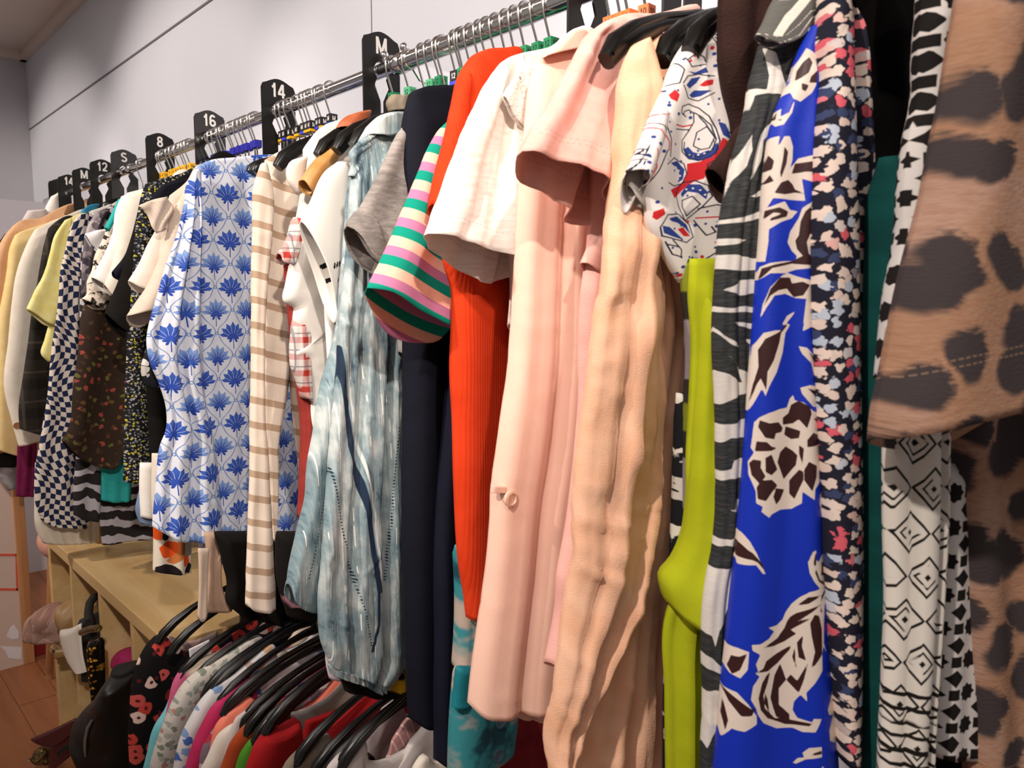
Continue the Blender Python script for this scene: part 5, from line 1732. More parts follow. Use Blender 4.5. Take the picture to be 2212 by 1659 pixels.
# --- paisley
pl = PL(1470, 110, phi=20)
g = garment('paisley_blouse', 'white bandana-print paisley top with red and navy medallions', 'top', pl)
pz = {
    'p1': [poly('M', 600, 20, 640, 60, 665, 120, 600, 150, 540, 190, 500, 300, 440, 320, 380, 370, 300, 440, 265, 380, 370, 330, 400, 250, 400, 190, 480, 180, 560, 130, 585, 60),
           poly('M', 320, 655, 370, 640, 425, 705, 370, 705), poly('M', 160, 530, 210, 510, 222, 550, 180, 590, 160, 570), poly('M', 555, 750, 600, 712, 660, 730, 650, 785, 590, 795),
           poly('S7', 1290, 865, 1340, 820, 1395, 820, 1390, 870, 1330, 880), poly('S7', 990, 960, 1040, 910, 1075, 965, 1050, 1035, 1000, 1005),
           line('S7', 12, 870, 1140, 980, 1150), line('S7', 10, 830, 1265, 900, 1300, 970, 1420, 965, 1500), line('S7', 14, 1045, 1250, 1130, 1260, 1220, 1245),
           line('M', 10, 460, 575, 560, 575, 690, 600), line('M', 8, 160, 90, 165, 220, 120, 320),
           dots('S7', 19, 1395, 510, 1440, 640, 1500, 770, 1530, 910, 1535, 1050, 1540, 1180), dots('M', 12, 435, 915, 500, 850, 365, 975, 420, 1050, 560, 940, 410, 600),
           poly('S7', 1170, 640, 1190, 610, 1205, 640, 1180, 650), poly('S7', 1210, 590, 1245, 570, 1230, 605)],
    'p2': [poly('S7', 1140, 870, 1200, 800, 1300, 778, 1260, 840, 1180, 900), poly('S7', 1180, 960, 1240, 910, 1390, 920, 1300, 970, 1210, 985),
           poly('M', 375, 90, 410, 70, 440, 110, 480, 122, 540, 95, 570, 50, 580, 100, 540, 155, 470, 178, 400, 150),
           poly('M', 265, 190, 330, 170, 385, 230, 375, 300, 330, 330, 350, 280, 340, 230, 300, 205), poly('M', 525, 250, 560, 180, 640, 160, 600, 200, 580, 260, 600, 330, 550, 310),
           poly('M', 360, 400, 410, 335, 480, 340, 520, 400, 510, 450, 470, 400, 410, 385, 370, 430),
           poly('M', 250, 580, 310, 565, 400, 620, 430, 700, 390, 650, 320, 610, 270, 600), poly('M', 215, 630, 260, 640, 330, 700, 370, 735, 280, 705, 230, 680),
           poly('M', 510, 1110, 520, 1060, 570, 1010, 640, 1050, 600, 1115, 540, 1135), poly('S7', 1150, 730, 1240, 742, 1350, 690, 1365, 745, 1240, 765),
           dots('S7', 16, 1412, 570, 1415, 690, 1440, 780, 1530, 840, 1465, 905, 1480, 1000, 1490, 1110, 1505, 1220, 1570, 1300, 1610, 1390),
           dots('S7', 17, 1240, 475, 980, 1065, 1070, 1145, 1205, 1175, 835, 1370, 885, 1440, 765, 1560, 915, 1510, 750, 1625),
           dots('M', 12, 185, 55, 215, 110, 95, 195, 75, 255, 100, 140, 175, 465, 460, 625, 565, 640, 635, 650, 475, 925, 460, 815, 430, 860, 370, 920, 395, 945),
           poly('S7', 1420, 1230, 1470, 1260, 1520, 1420, 1450, 1370)],
    'p3': [dots('M', 7, 470, 130, 440, 140, 505, 125, 415, 130, 535, 105, 320, 215, 345, 240, 355, 275, 340, 300, 565, 210, 560, 250, 570, 290, 400, 370, 440, 365, 480, 380, 505, 415)],
    'p0': [line('S7', 9, 1160, 1165, 1105, 1130, 1110, 1070, 1180, 1045, 1280, 1085, 1360, 1170, 1405, 1300, 1425, 1420, 1390, 1535, 1300, 1590, 1190, 1575, 1125, 1500, 1125, 1400, 1195, 1300, 1235, 1220, 1232, 1130, 1185, 1100, 1140, 1115, 1130, 1150),
           line('S7', 6, 1260, 1320, 1340, 1270, 1390, 1380, 1350, 1480, 1290, 1490, 1230, 1450, 1260, 1320), line('S7', 5, 1280, 1170, 1330, 1240, 1370, 1330),
           line('S7', 6, 1240, 1130, 1300, 1170, 1370, 1260, 1400, 1400, 1370, 1500, 1290, 1560, 1190, 1545, 1145, 1490, 1150, 1410),
           line('M', 7, 240, 200, 300, 150, 380, 190, 400, 260, 370, 330, 300, 350, 250, 330), line('M', 7, 600, 150, 520, 200, 510, 290, 560, 350, 640, 345),
           line('M', 7, 330, 480, 315, 400, 370, 325, 450, 312, 520, 350, 540, 430, 480, 510, 430, 560, 390, 595, 360, 545, 330, 480), line('M', 5, 370, 450, 440, 420, 480, 480, 400, 560, 370, 500, 370, 450),
           line('M', 7, 205, 640, 240, 555, 330, 550, 420, 620, 445, 710, 390, 750, 300, 725, 225, 700, 205, 640), line('M', 5, 470, 510, 560, 490, 690, 540), line('M', 5, 450, 590, 520, 700, 560, 680, 540, 640),
           line('M', 5, 530, 860, 570, 820, 640, 870, 650, 920, 580, 940, 540, 900, 570, 860), line('M', 5, 380, 1010, 450, 910, 540, 850), line('M', 5, 430, 1080, 500, 1145, 560, 1140),
           line('M', 5, 395, 1040, 470, 980, 510, 1010, 480, 1050), line('M', 4, 5, 240, 60, 180, 130, 60), line('M', 4, 240, 100, 180, 240, 120, 330),
           line('S7', 6, 1410, 400, 1450, 560, 1570, 820, 1600, 1000, 1570, 1150, 1610, 1290, 1700, 1350), line('S7', 4, 1435, 400, 1475, 560, 1595, 820), line('S7', 5, 1150, 600, 1200, 690, 1350, 660),
           line('S7', 5, 1110, 850, 1160, 780, 1280, 755, 1400, 790), line('S7', 5, 1115, 870, 1170, 990, 1280, 1015, 1400, 950), line('S7', 5, 1000, 860, 1080, 850, 1130, 720, 1090, 640),
           line('S7', 4, 840, 1215, 940, 1260, 990, 1400, 985, 1560), line('S7', 4, 1045, 1290, 1200, 1290), line('S7', 5, 1170, 620, 1240, 560, 1330, 590, 1350, 640),
           line('M', 4, 250, 740, 300, 830, 350, 850, 350, 800, 290, 730), line('M', 4, 265, 760, 330, 780), line('M', 4, 60, 60, 100, 90, 70, 120, 110, 160), line('M', 4, 40, 160, 90, 170, 60, 210)]}
sheet('body', pl, [(1487, 82), (1456, 132), (1423, 210), (1402, 265), (1384, 330), (1378, 390), (1391, 451), (1396, 481), (1426, 541), (1465, 607), (1500, 645)], [(1500, 646), (1522, 634), (1545, 612), (1562, 590)],
      [(1560, 70), (1572, 160), (1590, 260), (1580, 380), (1565, 480), (1562, 590)], K['paisley'], top=[(1487, 82), (1520, 72), (1560, 70)], parent=g, th=0.03, folds=[(0.007, 1.4, 0.2, 0.9)], cr=[(0.0015, 20, 40, 161)], prints=pz, res=0.0009,
      wr=(0.002, 12, 6, 4))
sheet('sleeve', Plane(1470, 110, phi=20, dx=0.012), [(1415, 232), (1400, 268), (1376, 325), (1352, 371)], [(1352, 372), (1368, 374), (1380, 388), (1386, 404)], [(1440, 240), (1428, 300), (1405, 360), (1386, 404)],
      K['paisley'], parent=g, th=0.02, thb=0.04, prints=pz, res=0.0012, drop=0.03)
sheet('sleeve_lining', Plane(1470, 110, phi=20, dx=0.002), [(1358, 360), (1352, 374), (1356, 400)], [(1356, 400), (1368, 428), (1390, 452)], [(1385, 370), (1392, 410), (1390, 452)], K['greywhite'], parent=g, th=0.012)
# --- colour-block strip, lime, dark floral behind
single(sheet('block_knit', PL(1470, 110, phi=20, dx=0.008), [(1474, 560), (1477, 640), (1485, 700), (1488, 800), (1482, 880), (1479, 1000), (1478, 1100)], [(1478, 1100), (1500, 1100)], [(1510, 560), (1505, 800), (1500, 1100)],
             K['colourblock'], th=0.02), 'grey, black and lime colour-block knit, a narrow strip left of the chartreuse dress', 'jumper')
single(sheet('sketch_print_dress', PL(1470, 110, phi=20, dx=-0.004), [(1462, 850), (1458, 1000), (1450, 1200), (1436, 1500), (1434, 1720)], [(1434, 1720), (1480, 1720)], [(1495, 850), (1490, 1200), (1480, 1720)], K['bwflower'], th=0.02),
       'black dress with white sketched flowers, glimpsed between peach and chartreuse', 'dress')
pl = PL(1500, 560, phi=35, dx=0.01)
g = garment('chartreuse_dress', 'chartreuse twill dress with a gathered bell sleeve', 'dress', pl)
sheet('body', pl, [(1490, 560), (1488, 646), (1495, 716), (1492, 848), (1484, 981), (1480, 1150), (1460, 1270), (1438, 1330), (1436, 1504), (1439, 1720)], [(1439, 1720), (1480, 1720), (1530, 1720)],
      [(1570, 560), (1560, 800), (1565, 1000), (1560, 1150), (1540, 1350), (1530, 1720)], K['lime'], parent=g, th=0.03, folds=[(0.013, 2.2, 0.02, 2.2), (0.004, 5, 0, 0)])
sheet('sleeve', Plane(1500, 560, phi=35, dx=0.022), [(1520, 640), (1500, 900), (1487, 1080), (1478, 1157), (1452, 1214), (1428, 1242), (1432, 1275), (1441, 1300)], [(1441, 1302), (1462, 1318), (1491, 1329), (1512, 1308), (1530, 1290)],
      [(1565, 640), (1565, 900), (1560, 1100), (1545, 1220), (1530, 1290)], K['lime'], parent=g, th=0.03, thb=0.07, folds=[(0.008, 1.6, 0.4, 0)])
# --- brown knit
pl = PL(1560, 130, phi=10)
g = garment('brown_jumper', 'very dark brown knitted jumper, its cuff poking out left of the zebra shirt', 'jumper', pl)
sheet('body', pl, [(1562, -60), (1558, 60), (1561, 129), (1572, 190), (1592, 260), (1600, 330)], [(1600, 330), (1660, 330)], [(1690, -60), (1680, 100), (1660, 330)], K['brownknit'], parent=g, th=0.04, folds=[(0.008, 2, 0.2, 0)])
sheet('sleeve', Plane(1560, 130, phi=10, dx=0.012), [(1600, 270), (1568, 318), (1529, 364)], [(1529, 366), (1543, 386), (1560, 440)], [(1630, 280), (1600, 380), (1560, 440)], K['brownknit'], parent=g, th=0.018, thb=0.016)
# --- zebra shirt
pl = PL(1650, 110, phi=28)
g = garment('zebra_shirt', 'crinkled black and white zebra-print shirt with a pointed collar', 'shirt', pl)
zp = {'p0': [poly('T6', 390, 20, 450, 60, 470, 200, 490, 290, 530, 310, 490, 380, 455, 440, 440, 490, 400, 530, 360, 580, 340, 700, 300, 800, 265, 835, 290, 790, 310, 680, 340, 560, 380, 500, 450, 430, 465, 370, 465, 315, 380, 305, 330, 310, 305, 400, 300, 390, 320, 265, 380, 285, 397, 200, 395, 90),
             poly('T6', 298, 540, 295, 640, 260, 740, 200, 810, 170, 920, 190, 800, 220, 690, 260, 610), poly('T6', 430, 590, 380, 690, 360, 710, 370, 650), poly('T6', 405, 850, 330, 880, 265, 925, 330, 910, 405, 885),
             poly('T6', 140, 1045, 250, 1030, 330, 1000, 400, 980, 400, 1010, 330, 1040, 250, 1060, 140, 1068), poly('T6', 120, 1155, 200, 1155, 265, 1165, 200, 1190, 120, 1195),
             poly('T6', 110, 1250, 200, 1250, 300, 1275, 400, 1260, 400, 1300, 330, 1340, 220, 1345, 110, 1330), poly('T6', 120, 1455, 180, 1440, 230, 1400, 290, 1395, 400, 1425, 400, 1470, 300, 1475, 230, 1490, 180, 1470),
             poly('T6', 100, 1555, 180, 1565, 250, 1550, 380, 1578, 380, 1602, 260, 1585, 180, 1590, 100, 1588), poly('T4', 650, 435, 720, 440, 790, 450, 850, 505, 760, 480, 690, 460),
             poly('T4', 560, 460, 600, 520, 660, 560, 697, 600, 650, 585, 600, 540, 560, 490), poly('T4', 720, 545, 780, 550, 850, 590, 850, 630, 770, 590),
             poly('T4', 570, 750, 640, 775, 690, 822, 712, 825, 690, 745, 640, 660, 596, 625, 640, 660, 700, 740, 800, 782, 770, 700, 750, 675, 840, 705, 840, 840, 740, 885, 660, 925, 580, 978),
             poly('T4', 570, 1100, 660, 1090, 740, 1040, 820, 965, 820, 1155, 700, 1175, 650, 1180, 570, 1235), poly('T4', 580, 1405, 650, 1380, 660, 1320, 820, 1270, 820, 1415, 700, 1430, 640, 1445, 580, 1465),
             poly('T4', 670, 1590, 800, 1530, 800, 1600, 665, 1655), poly('T5', 240, 1240, 360, 1195, 360, 1265, 240, 1305, 165, 1335, 230, 1300), poly('T5', 120, 1525, 200, 1520, 240, 1490, 330, 1390, 320, 1480, 240, 1500, 220, 1550, 120, 1580),
             poly('N', 550, 170, 640, 170, 650, 140, 750, 105, 750, 135, 640, 190, 640, 205, 550, 218),
             poly('N', 520, 360, 600, 355, 640, 340, 650, 280, 720, 190, 720, 400, 660, 480, 600, 640, 560, 740, 540, 850, 520, 780, 480, 770, 480, 560), poly('N', 470, 900, 520, 920, 560, 960, 600, 1000, 640, 1060, 560, 1010, 470, 985),
             poly('N', 470, 1160, 540, 1120, 660, 1115, 640, 1220, 580, 1300, 540, 1370, 500, 1500, 470, 1440), poly('N', 530, 1600, 560, 1500, 640, 1420, 600, 1520, 560, 1690, 470, 1690)]}
sheet('body', pl, [(1640, 100), (1634, 125), (1619, 183), (1605, 260), (1583, 334), (1565, 418), (1554, 480), (1547, 570), (1540, 660), (1539, 749), (1544, 850), (1546, 1000), (1545, 1120), (1538, 1190), (1522, 1268), (1515, 1369), (1518, 1504), (1512, 1656), (1508, 1740)],
      [(1508, 1740), (1560, 1740), (1600, 1740)], [(1750, 70), (1735, 200), (1700, 350), (1680, 500), (1670, 700), (1665, 900), (1650, 1100), (1640, 1250), (1620, 1450), (1600, 1740)], K['zebra'],
      top=[(1640, 100), (1690, 85), (1750, 70)], parent=g, th=0.03, folds=[(0.005, 2.2, 0.05, 0.3), (0.003, 6, 0, 0)], cr=[(0.0016, 40, 5, 131)], prints=zp, res=0.0018)


K['zcollar'] = two_attr('zebra_collar', '#5c5b56', '#ded9d0', '#e9e5dd', streak=0.5)
sheet('collar', Plane(1650, 110, phi=28, dx=0.022), [(1700, -40), (1665, 10), (1645, 55), (1632, 78)], [(1631, 82), (1652, 95), (1676, 103), (1715, 88), (1742, 50), (1772, 30)], [(1800, -40), (1785, 0), (1772, 30)], K['zcollar'],
      parent=g, th=0.012, bulge=0.006, res=0.0012, prints={
          'p0': [poly('F', 690, -20, 600, 90, 560, 130, 480, 265, 535, 275, 585, 200, 660, 110, 760, -20), poly('F', 745, 50, 850, 25, 850, 95, 765, 85), poly('F', 560, -20, 540, 20, 590, 30, 640, -20)],
          'p1': [line('F', 5, 415, 235, 500, 275, 560, 268, 630, 210, 715, 115, 850, 62), line('F', 6, 400, 262, 460, 282, 530, 318, 640, 272, 725, 152, 840, 102)]})
# --- blue leaf dress
pl = PL(1740, 100, phi=42)
g = garment('leaf_dress', 'cobalt blue satin dress with large cream and brown leaves', 'dress', pl)
bp = {'p0': [poly('T6', 645, 35, 685, 75, 690, 180, 680, 265, 655, 310, 590, 360, 555, 340, 545, 300, 505, 310, 560, 230, 590, 130), poly('T6', 560, 355, 545, 420, 500, 490, 465, 495, 455, 460, 480, 400, 500, 390, 490, 440, 530, 420, 550, 370),
             poly('T6', 440, 560, 480, 555, 470, 610, 440, 650, 480, 600, 500, 560, 530, 560, 548, 620, 545, 700, 530, 750, 580, 690, 710, 665, 710, 850, 600, 810, 615, 940, 520, 930, 440, 920, 420, 960, 395, 1010, 400, 840, 415, 700, 430, 600),
             poly('T6', 410, 975, 500, 940, 530, 990, 575, 1000, 540, 1040, 480, 1060, 420, 1100, 380, 1100, 390, 1010), poly('T6', 380, 1100, 420, 1090, 415, 1180, 400, 1290, 365, 1290, 375, 1170),
             poly('T6', 700, 930, 660, 940, 600, 980, 580, 1040, 530, 1120, 515, 1180, 540, 1230, 570, 1260, 560, 1290, 490, 1290, 420, 1300, 380, 1320, 355, 1410, 420, 1360, 500, 1360, 560, 1340, 700, 1325),
             poly('T6', 480, 1375, 520, 1360, 570, 1380, 700, 1420, 700, 1470, 620, 1510, 560, 1505, 500, 1480, 440, 1490, 400, 1560, 372, 1625, 385, 1540, 420, 1440), poly('T6', 615, 1510, 700, 1470, 710, 1640, 600, 1650), poly('T5', 725, -15, 715, 45, 760, 20, 830, 0),
             poly('T6', 560, 1580, 545, 1605, 500, 1662, 480, 1662, 510, 1610), poly('T5', 635, 0, 600, 60, 580, 200, 540, 330, 490, 430, 465, 500, 450, 460, 440, 460, 400, 560, 360, 650, 380, 480, 390, 320, 410, 150, 460, 60, 530, 40, 580, 40, 610, -5),
             poly('T5', 690, 150, 740, 160, 800, 230, 860, 300, 860, 400, 790, 350, 770, 270, 710, 200), poly('T5', 700, 440, 760, 420, 870, 445, 870, 580, 780, 570, 740, 520, 710, 480),
             poly('T5', 655, 490, 665, 530, 720, 540, 780, 600, 870, 635, 870, 720, 870, 820, 830, 860, 870, 910, 870, 970, 825, 1020, 830, 1090, 790, 1140, 785, 1215, 710, 1160, 705, 1240, 640, 1285, 560, 1290, 500, 1320, 480, 1345, 430, 1305, 440, 1270, 400, 1250, 400, 1170, 365, 1060, 365, 970, 395, 900, 380, 870, 390, 790, 400, 690, 430, 650, 480, 620, 560, 590, 610, 580, 630, 520),
             poly('T5', 865, 1150, 910, 1150, 910, 1360, 850, 1345, 825, 1250, 830, 1180), poly('T5', 290, 1460, 320, 1470, 360, 1520, 400, 1600, 420, 1662, 270, 1662), poly('T7', -40, 0, 0, 10, 40, 80, 80, 140, 120, 240, 100, 235, 60, 180, -40, 200),
             poly('T7', 455, 65, 430, 80, 400, 150, 410, 220, 440, 280, 480, 330, 410, 350, 350, 390, 300, 440, 260, 500, 240, 550, 200, 590, 135, 605, 180, 630, 140, 680, 80, 715, 25, 720, 30, 760, 80, 785, 50, 850, 65, 900, 40, 910, 75, 930, 30, 1000, 15, 1090, 50, 1150, 60, 1190, 100, 1250, 190, 1290, 300, 1280, 360, 1300, 440, 1290, 465, 1240, 480, 1200, 430, 1200, 420, 1225, 330, 1210, 300, 1160, 310, 1100, 350, 1050, 390, 1090, 385, 1030, 440, 960, 490, 880, 490, 760, 500, 720, 530, 770, 505, 700, 510, 560, 520, 450, 560, 440, 600, 350, 600, 110, 500, 110, 470, 150, 450, 130),
             poly('N', 620, 850, 690, 840, 750, 850, 740, 960, 700, 1020, 650, 1010, 620, 970), poly('N', 600, 1110, 680, 1110, 740, 1170, 790, 1240, 790, 1290, 720, 1340, 650, 1340, 600, 1420, 570, 1250),
             poly('T7', 480, 1385, 400, 1400, 360, 1440, 370, 1470, 330, 1480, 295, 1520, 320, 1520, 380, 1480, 480, 1455), poly('T7', 610, 1010, 580, 1050, 530, 1150, 540, 1190, 580, 1200, 540, 1290, 545, 1360, 600, 1400, 680, 1400, 680, 1150),
             poly('T7', 480, 1510, 510, 1550, 550, 1600, 565, 1662, 440, 1662, 435, 1590, 470, 1620)],
      'p1': [poly('T6', 650, 95, 665, 130, 640, 190, 600, 220, 575, 230, 590, 170, 620, 120), poly('T6', 690, 175, 685, 250, 640, 250, 650, 215), poly('T6', 600, 250, 640, 265, 620, 300, 600, 290), poly('T6', 485, 400, 472, 450, 500, 455, 540, 410, 510, 440, 490, 465, 462, 450),
             poly('T6', 500, 620, 520, 650, 510, 720, 480, 805, 475, 770, 490, 700), poly('T6', 560, 720, 710, 705, 710, 775, 620, 770, 540, 780), poly('T6', 445, 890, 480, 830, 520, 815, 545, 840, 560, 870, 620, 900, 560, 890, 500, 900), poly('T6', 430, 660, 450, 700, 440, 750, 405, 760), poly('T6', 430, 780, 445, 820, 400, 835),
             poly('T6', 405, 990, 470, 975, 520, 1000, 510, 1030, 420, 1055, 430, 1035, 490, 1010, 440, 1005, 400, 1040), poly('T6', 470, 1115, 430, 1160, 390, 1215),
             poly('T6', 700, 950, 660, 960, 615, 1000, 590, 1060, 580, 1140, 560, 1170, 570, 1220, 600, 1260, 540, 1290, 440, 1310, 385, 1330, 370, 1400, 430, 1330, 540, 1305, 700, 1320, 665, 1270, 630, 1250, 620, 1180, 640, 1130, 700, 1100),
             poly('T6', 470, 1385, 530, 1385, 540, 1420, 600, 1410, 635, 1430, 600, 1490, 550, 1500, 510, 1450, 460, 1460, 420, 1490, 385, 1560, 420, 1450), poly('T6', 665, 1500, 700, 1480, 690, 1640, 655, 1650),
             poly('T5', 620, 0, 570, 60, 560, 120, 520, 250, 480, 330, 470, 460, 440, 380, 420, 420, 380, 560, 400, 430, 430, 300, 430, 180, 470, 100, 560, 50, 600, 0), poly('T5', 745, 180, 800, 240, 820, 290, 790, 255), poly('T5', 740, 440, 800, 460, 835, 500, 830, 560, 790, 490),
             poly('T5', 690, 530, 760, 570, 770, 620, 740, 720, 690, 660, 650, 690, 580, 700, 580, 650, 620, 620, 640, 560), poly('T5', 430, 670, 490, 690, 550, 680, 580, 720, 570, 750, 530, 760, 520, 800, 460, 790, 420, 720), poly('T5', 600, 710, 700, 740, 690, 790, 640, 800, 590, 770),
             poly('T5', 410, 820, 470, 820, 500, 850, 540, 860, 500, 880, 400, 890), poly('T5', 780, 750, 870, 790, 870, 830, 740, 850, 740, 800), poly('T5', 600, 850, 650, 880, 680, 910, 670, 980, 620, 1040, 585, 1080, 560, 1010, 540, 960, 560, 890), poly('T5', 460, 930, 500, 905, 520, 960, 540, 1010, 500, 1050, 460, 1030),
             poly('T5', 390, 950, 435, 950, 430, 1000, 460, 1060, 420, 1110, 380, 1060, 370, 980), poly('T5', 430, 1090, 500, 1080, 540, 1120, 500, 1170, 460, 1230, 410, 1220, 405, 1140), poly('T5', 530, 1140, 590, 1150, 560, 1220, 530, 1255, 510, 1200), poly('T5', 690, 1010, 715, 1020, 715, 1080, 660, 1215, 625, 1180, 625, 1090),
             poly('T5', 750, 950, 805, 980, 800, 1060, 770, 1155, 720, 1080, 720, 1010), poly('T5', 690, 840, 720, 860, 710, 970, 690, 900), poly('T5', 780, 650, 850, 660, 850, 720), poly('T5', 870, 1160, 860, 1280, 890, 1260), poly('T5', 290, 1530, 370, 1600, 415, 1662, 360, 1640, 290, 1600),
             poly('T7', -40, 70, 40, 100, 100, 170, 118, 220, 60, 150, -40, 150), poly('T7', 460, 70, 450, 180, 435, 160, 445, 100), poly('T7', 450, 190, 480, 270, 550, 310, 520, 320, 470, 280, 445, 220), poly('T7', 500, 155, 550, 180, 520, 200, 520, 240, 600, 230, 600, 290, 490, 240), poly('T7', 560, 345, 500, 400, 480, 440, 500, 500, 480, 480, 490, 380, 520, 350),
             poly('T7', 490, 370, 400, 385, 330, 450, 400, 430), poly('T7', 490, 430, 440, 450, 330, 500, 290, 530, 270, 560, 250, 610, 200, 680, 100, 740, 180, 730, 250, 700, 330, 640, 290, 620, 400, 540, 420, 520, 330, 560), poly('T7', 440, 500, 410, 560, 420, 650, 440, 750, 415, 860, 440, 840, 490, 770, 490, 600, 470, 510),
             poly('T7', 370, 640, 330, 700, 340, 800, 385, 815, 360, 720), poly('T7', 300, 720, 200, 780, 120, 830, 100, 880, 45, 910, 130, 900, 200, 850, 280, 760), poly('T7', 320, 720, 300, 800, 330, 890, 320, 820), poly('T7', 400, 815, 360, 900, 330, 960, 290, 920, 260, 960, 340, 1040, 370, 950),
             poly('T7', 220, 850, 180, 930, 150, 1080, 170, 1150, 190, 1210, 280, 1250, 280, 1190, 210, 1130, 210, 1020, 260, 960, 240, 900), poly('T7', 120, 930, 90, 980, 65, 1080, 80, 1160, 130, 1220, 250, 1260, 400, 1255, 425, 1235, 320, 1230, 180, 1220, 110, 1150, 100, 1060, 130, 980, 150, 900), poly('T7', 110, 1040, 130, 1090, 145, 1190, 110, 1120),
             poly('N', 740, 860, 700, 890, 660, 900, 640, 970, 660, 1010, 700, 970), poly('N', 610, 1110, 680, 1150, 760, 1200, 790, 1180, 760, 1240, 700, 1250, 640, 1180), poly('N', 615, 1180, 635, 1300, 620, 1370, 605, 1280), poly('T7', 480, 1410, 430, 1430, 410, 1450, 480, 1435), poly('T7', 600, 1140, 680, 1180, 680, 1220, 610, 1270), poly('T7', 480, 1560, 520, 1610, 510, 1662, 480, 1662)]}
sheet('body', pl, [(1752, 60), (1724, 114), (1703, 179), (1681, 226), (1663, 281), (1652, 353), (1645, 425), (1641, 498), (1634, 588), (1628, 678), (1618, 805), (1611, 911), (1605, 1001), (1593, 1137), (1587, 1200), (1581, 1252), (1569, 1369), (1555, 1504), (1548, 1588), (1533, 1740)],
      [(1533, 1740), (1650, 1740), (1812, 1740)], [(1772, 60), (1764, 226), (1760, 317), (1756, 425), (1752, 498), (1752, 642), (1754, 700), (1762, 820), (1768, 941), (1775, 1062), (1778, 1182), (1784, 1273), (1794, 1426), (1804, 1549), (1812, 1740)],
      K['bluedress'], parent=g, th=0.03, thb=0.05, folds=[(0.004, 1.5, 0.05, 0.5)], prints=bp, res=0.0012)
# --- blotted floral
pl = PL(1775, 40, phi=42)
g = garment('floral_dress', 'navy dress blotted all over with pale pink and coral flowers', 'dress', pl)
sheet('body', pl, [(1772, -60), (1768, 60), (1758, 111), (1764, 180), (1752, 260), (1747, 317), (1743, 425), (1740, 500), (1741, 642), (1742, 697), (1750, 820), (1756, 941), (1765, 1062), (1768, 1182), (1773, 1273), (1784, 1426), (1796, 1549), (1802, 1622)],
      [(1802, 1624), (1822, 1627), (1846, 1624)], [(1825, -60), (1830, 60), (1836, 200), (1840, 317), (1845, 461), (1848, 678), (1850, 851), (1854, 1201), (1852, 1400), (1846, 1624)], K['ditsy'], parent=g, th=0.05, folds=[(0.003, 1.2, 0, 0)])
sheet('far_side', Plane(1836, 200, 0.63, phi=5), [(1832, -60), (1838, 317), (1845, 678), (1848, 1201), (1844, 1600)], [(1844, 1600), (1890, 1600)], [(1875, -60), (1885, 317), (1893, 678), (1893, 1201), (1890, 1600)], K['ditsy'],
      parent=g, th=0.03, folds=[(0.005, 2, 0, 0)])
# --- dark things
pl = PL(1900, 60, 0.66, phi=8)
single(sheet('velvet_dress', pl, [(1838, -60), (1862, 200), (1880, 700), (1885, 1200), (1880, 1740)], [(1880, 1740), (2100, 1740)], [(2120, -60), (2110, 700), (2100, 1740)], K['velvet'], th=0.05, folds=deep),
       'black velvet dress in shadow right of the blotted floral dress', 'dress')
pl = PL(1925, 400, 0.64, phi=8)
single(sheet('teal_dress', pl, [(1911, 340), (1908, 500), (1900, 700), (1888, 1000), (1878, 1300), (1876, 1740)], [(1876, 1740), (1915, 1740)], [(1935, 340), (1936, 500), (1932, 700), (1925, 1000), (1918, 1300), (1915, 1740)], K['darkteal'],
             th=0.04), 'dark teal dress seen as a narrow strip beside the black velvet', 'dress')
pl = PL(1990, 60, phi=20)
g = garment('star_blouse', 'black and white star-tile blouse behind the leopard sleeve', 'blouse', pl)
sheet('sleeve', pl, [(1994, -60), (1990, 20), (1983, 96), (1979, 225), (1964, 290), (1951, 402), (1946, 515), (1925, 638), (1917, 746), (1912, 820)], [(1912, 820), (1980, 820)], [(2110, -60), (2090, 200), (2060, 450), (1980, 820)], K['star'],
      parent=g, th=0.035, folds=[(0.006, 2, 0.2, 0)])
sheet('body', Plane(2060, 60, 0.62, phi=20), [(2012, 1000), (2018, 1250), (2012, 1450), (2005, 1625)], [(2005, 1628), (2050, 1626), (2092, 1624)], [(2090, 1000), (2096, 1250), (2092, 1624)], K['star'], parent=g, th=0.03,
      folds=[(0.004, 1.5, 0, 0)])
pl = PL(1985, 1000, phi=35)
single(sheet('aztec_dress', pl, [(1915, 700), (1909, 900), (1908, 985), (1909, 1159), (1913, 1278), (1906, 1496), (1899, 1651), (1897, 1740)], [(1897, 1740), (2003, 1740)], [(2040, 700), (2038, 950), (2036, 1119), (2022, 1357), (2005, 1651), (2003, 1740)], K['aztec'],
             th=0.03, folds=[(0.006, 2.2, 0.03, 0.3), (0.003, 5, 0, 0)], res=0.004, prints={'p0': [('line', [(1880, 1484 + 29.5 * k), (2060, 1484 + 29.5 * k)], 11) for k in range(9)]}), 'white dress with black aztec zigzags and a striped hem band', 'dress')
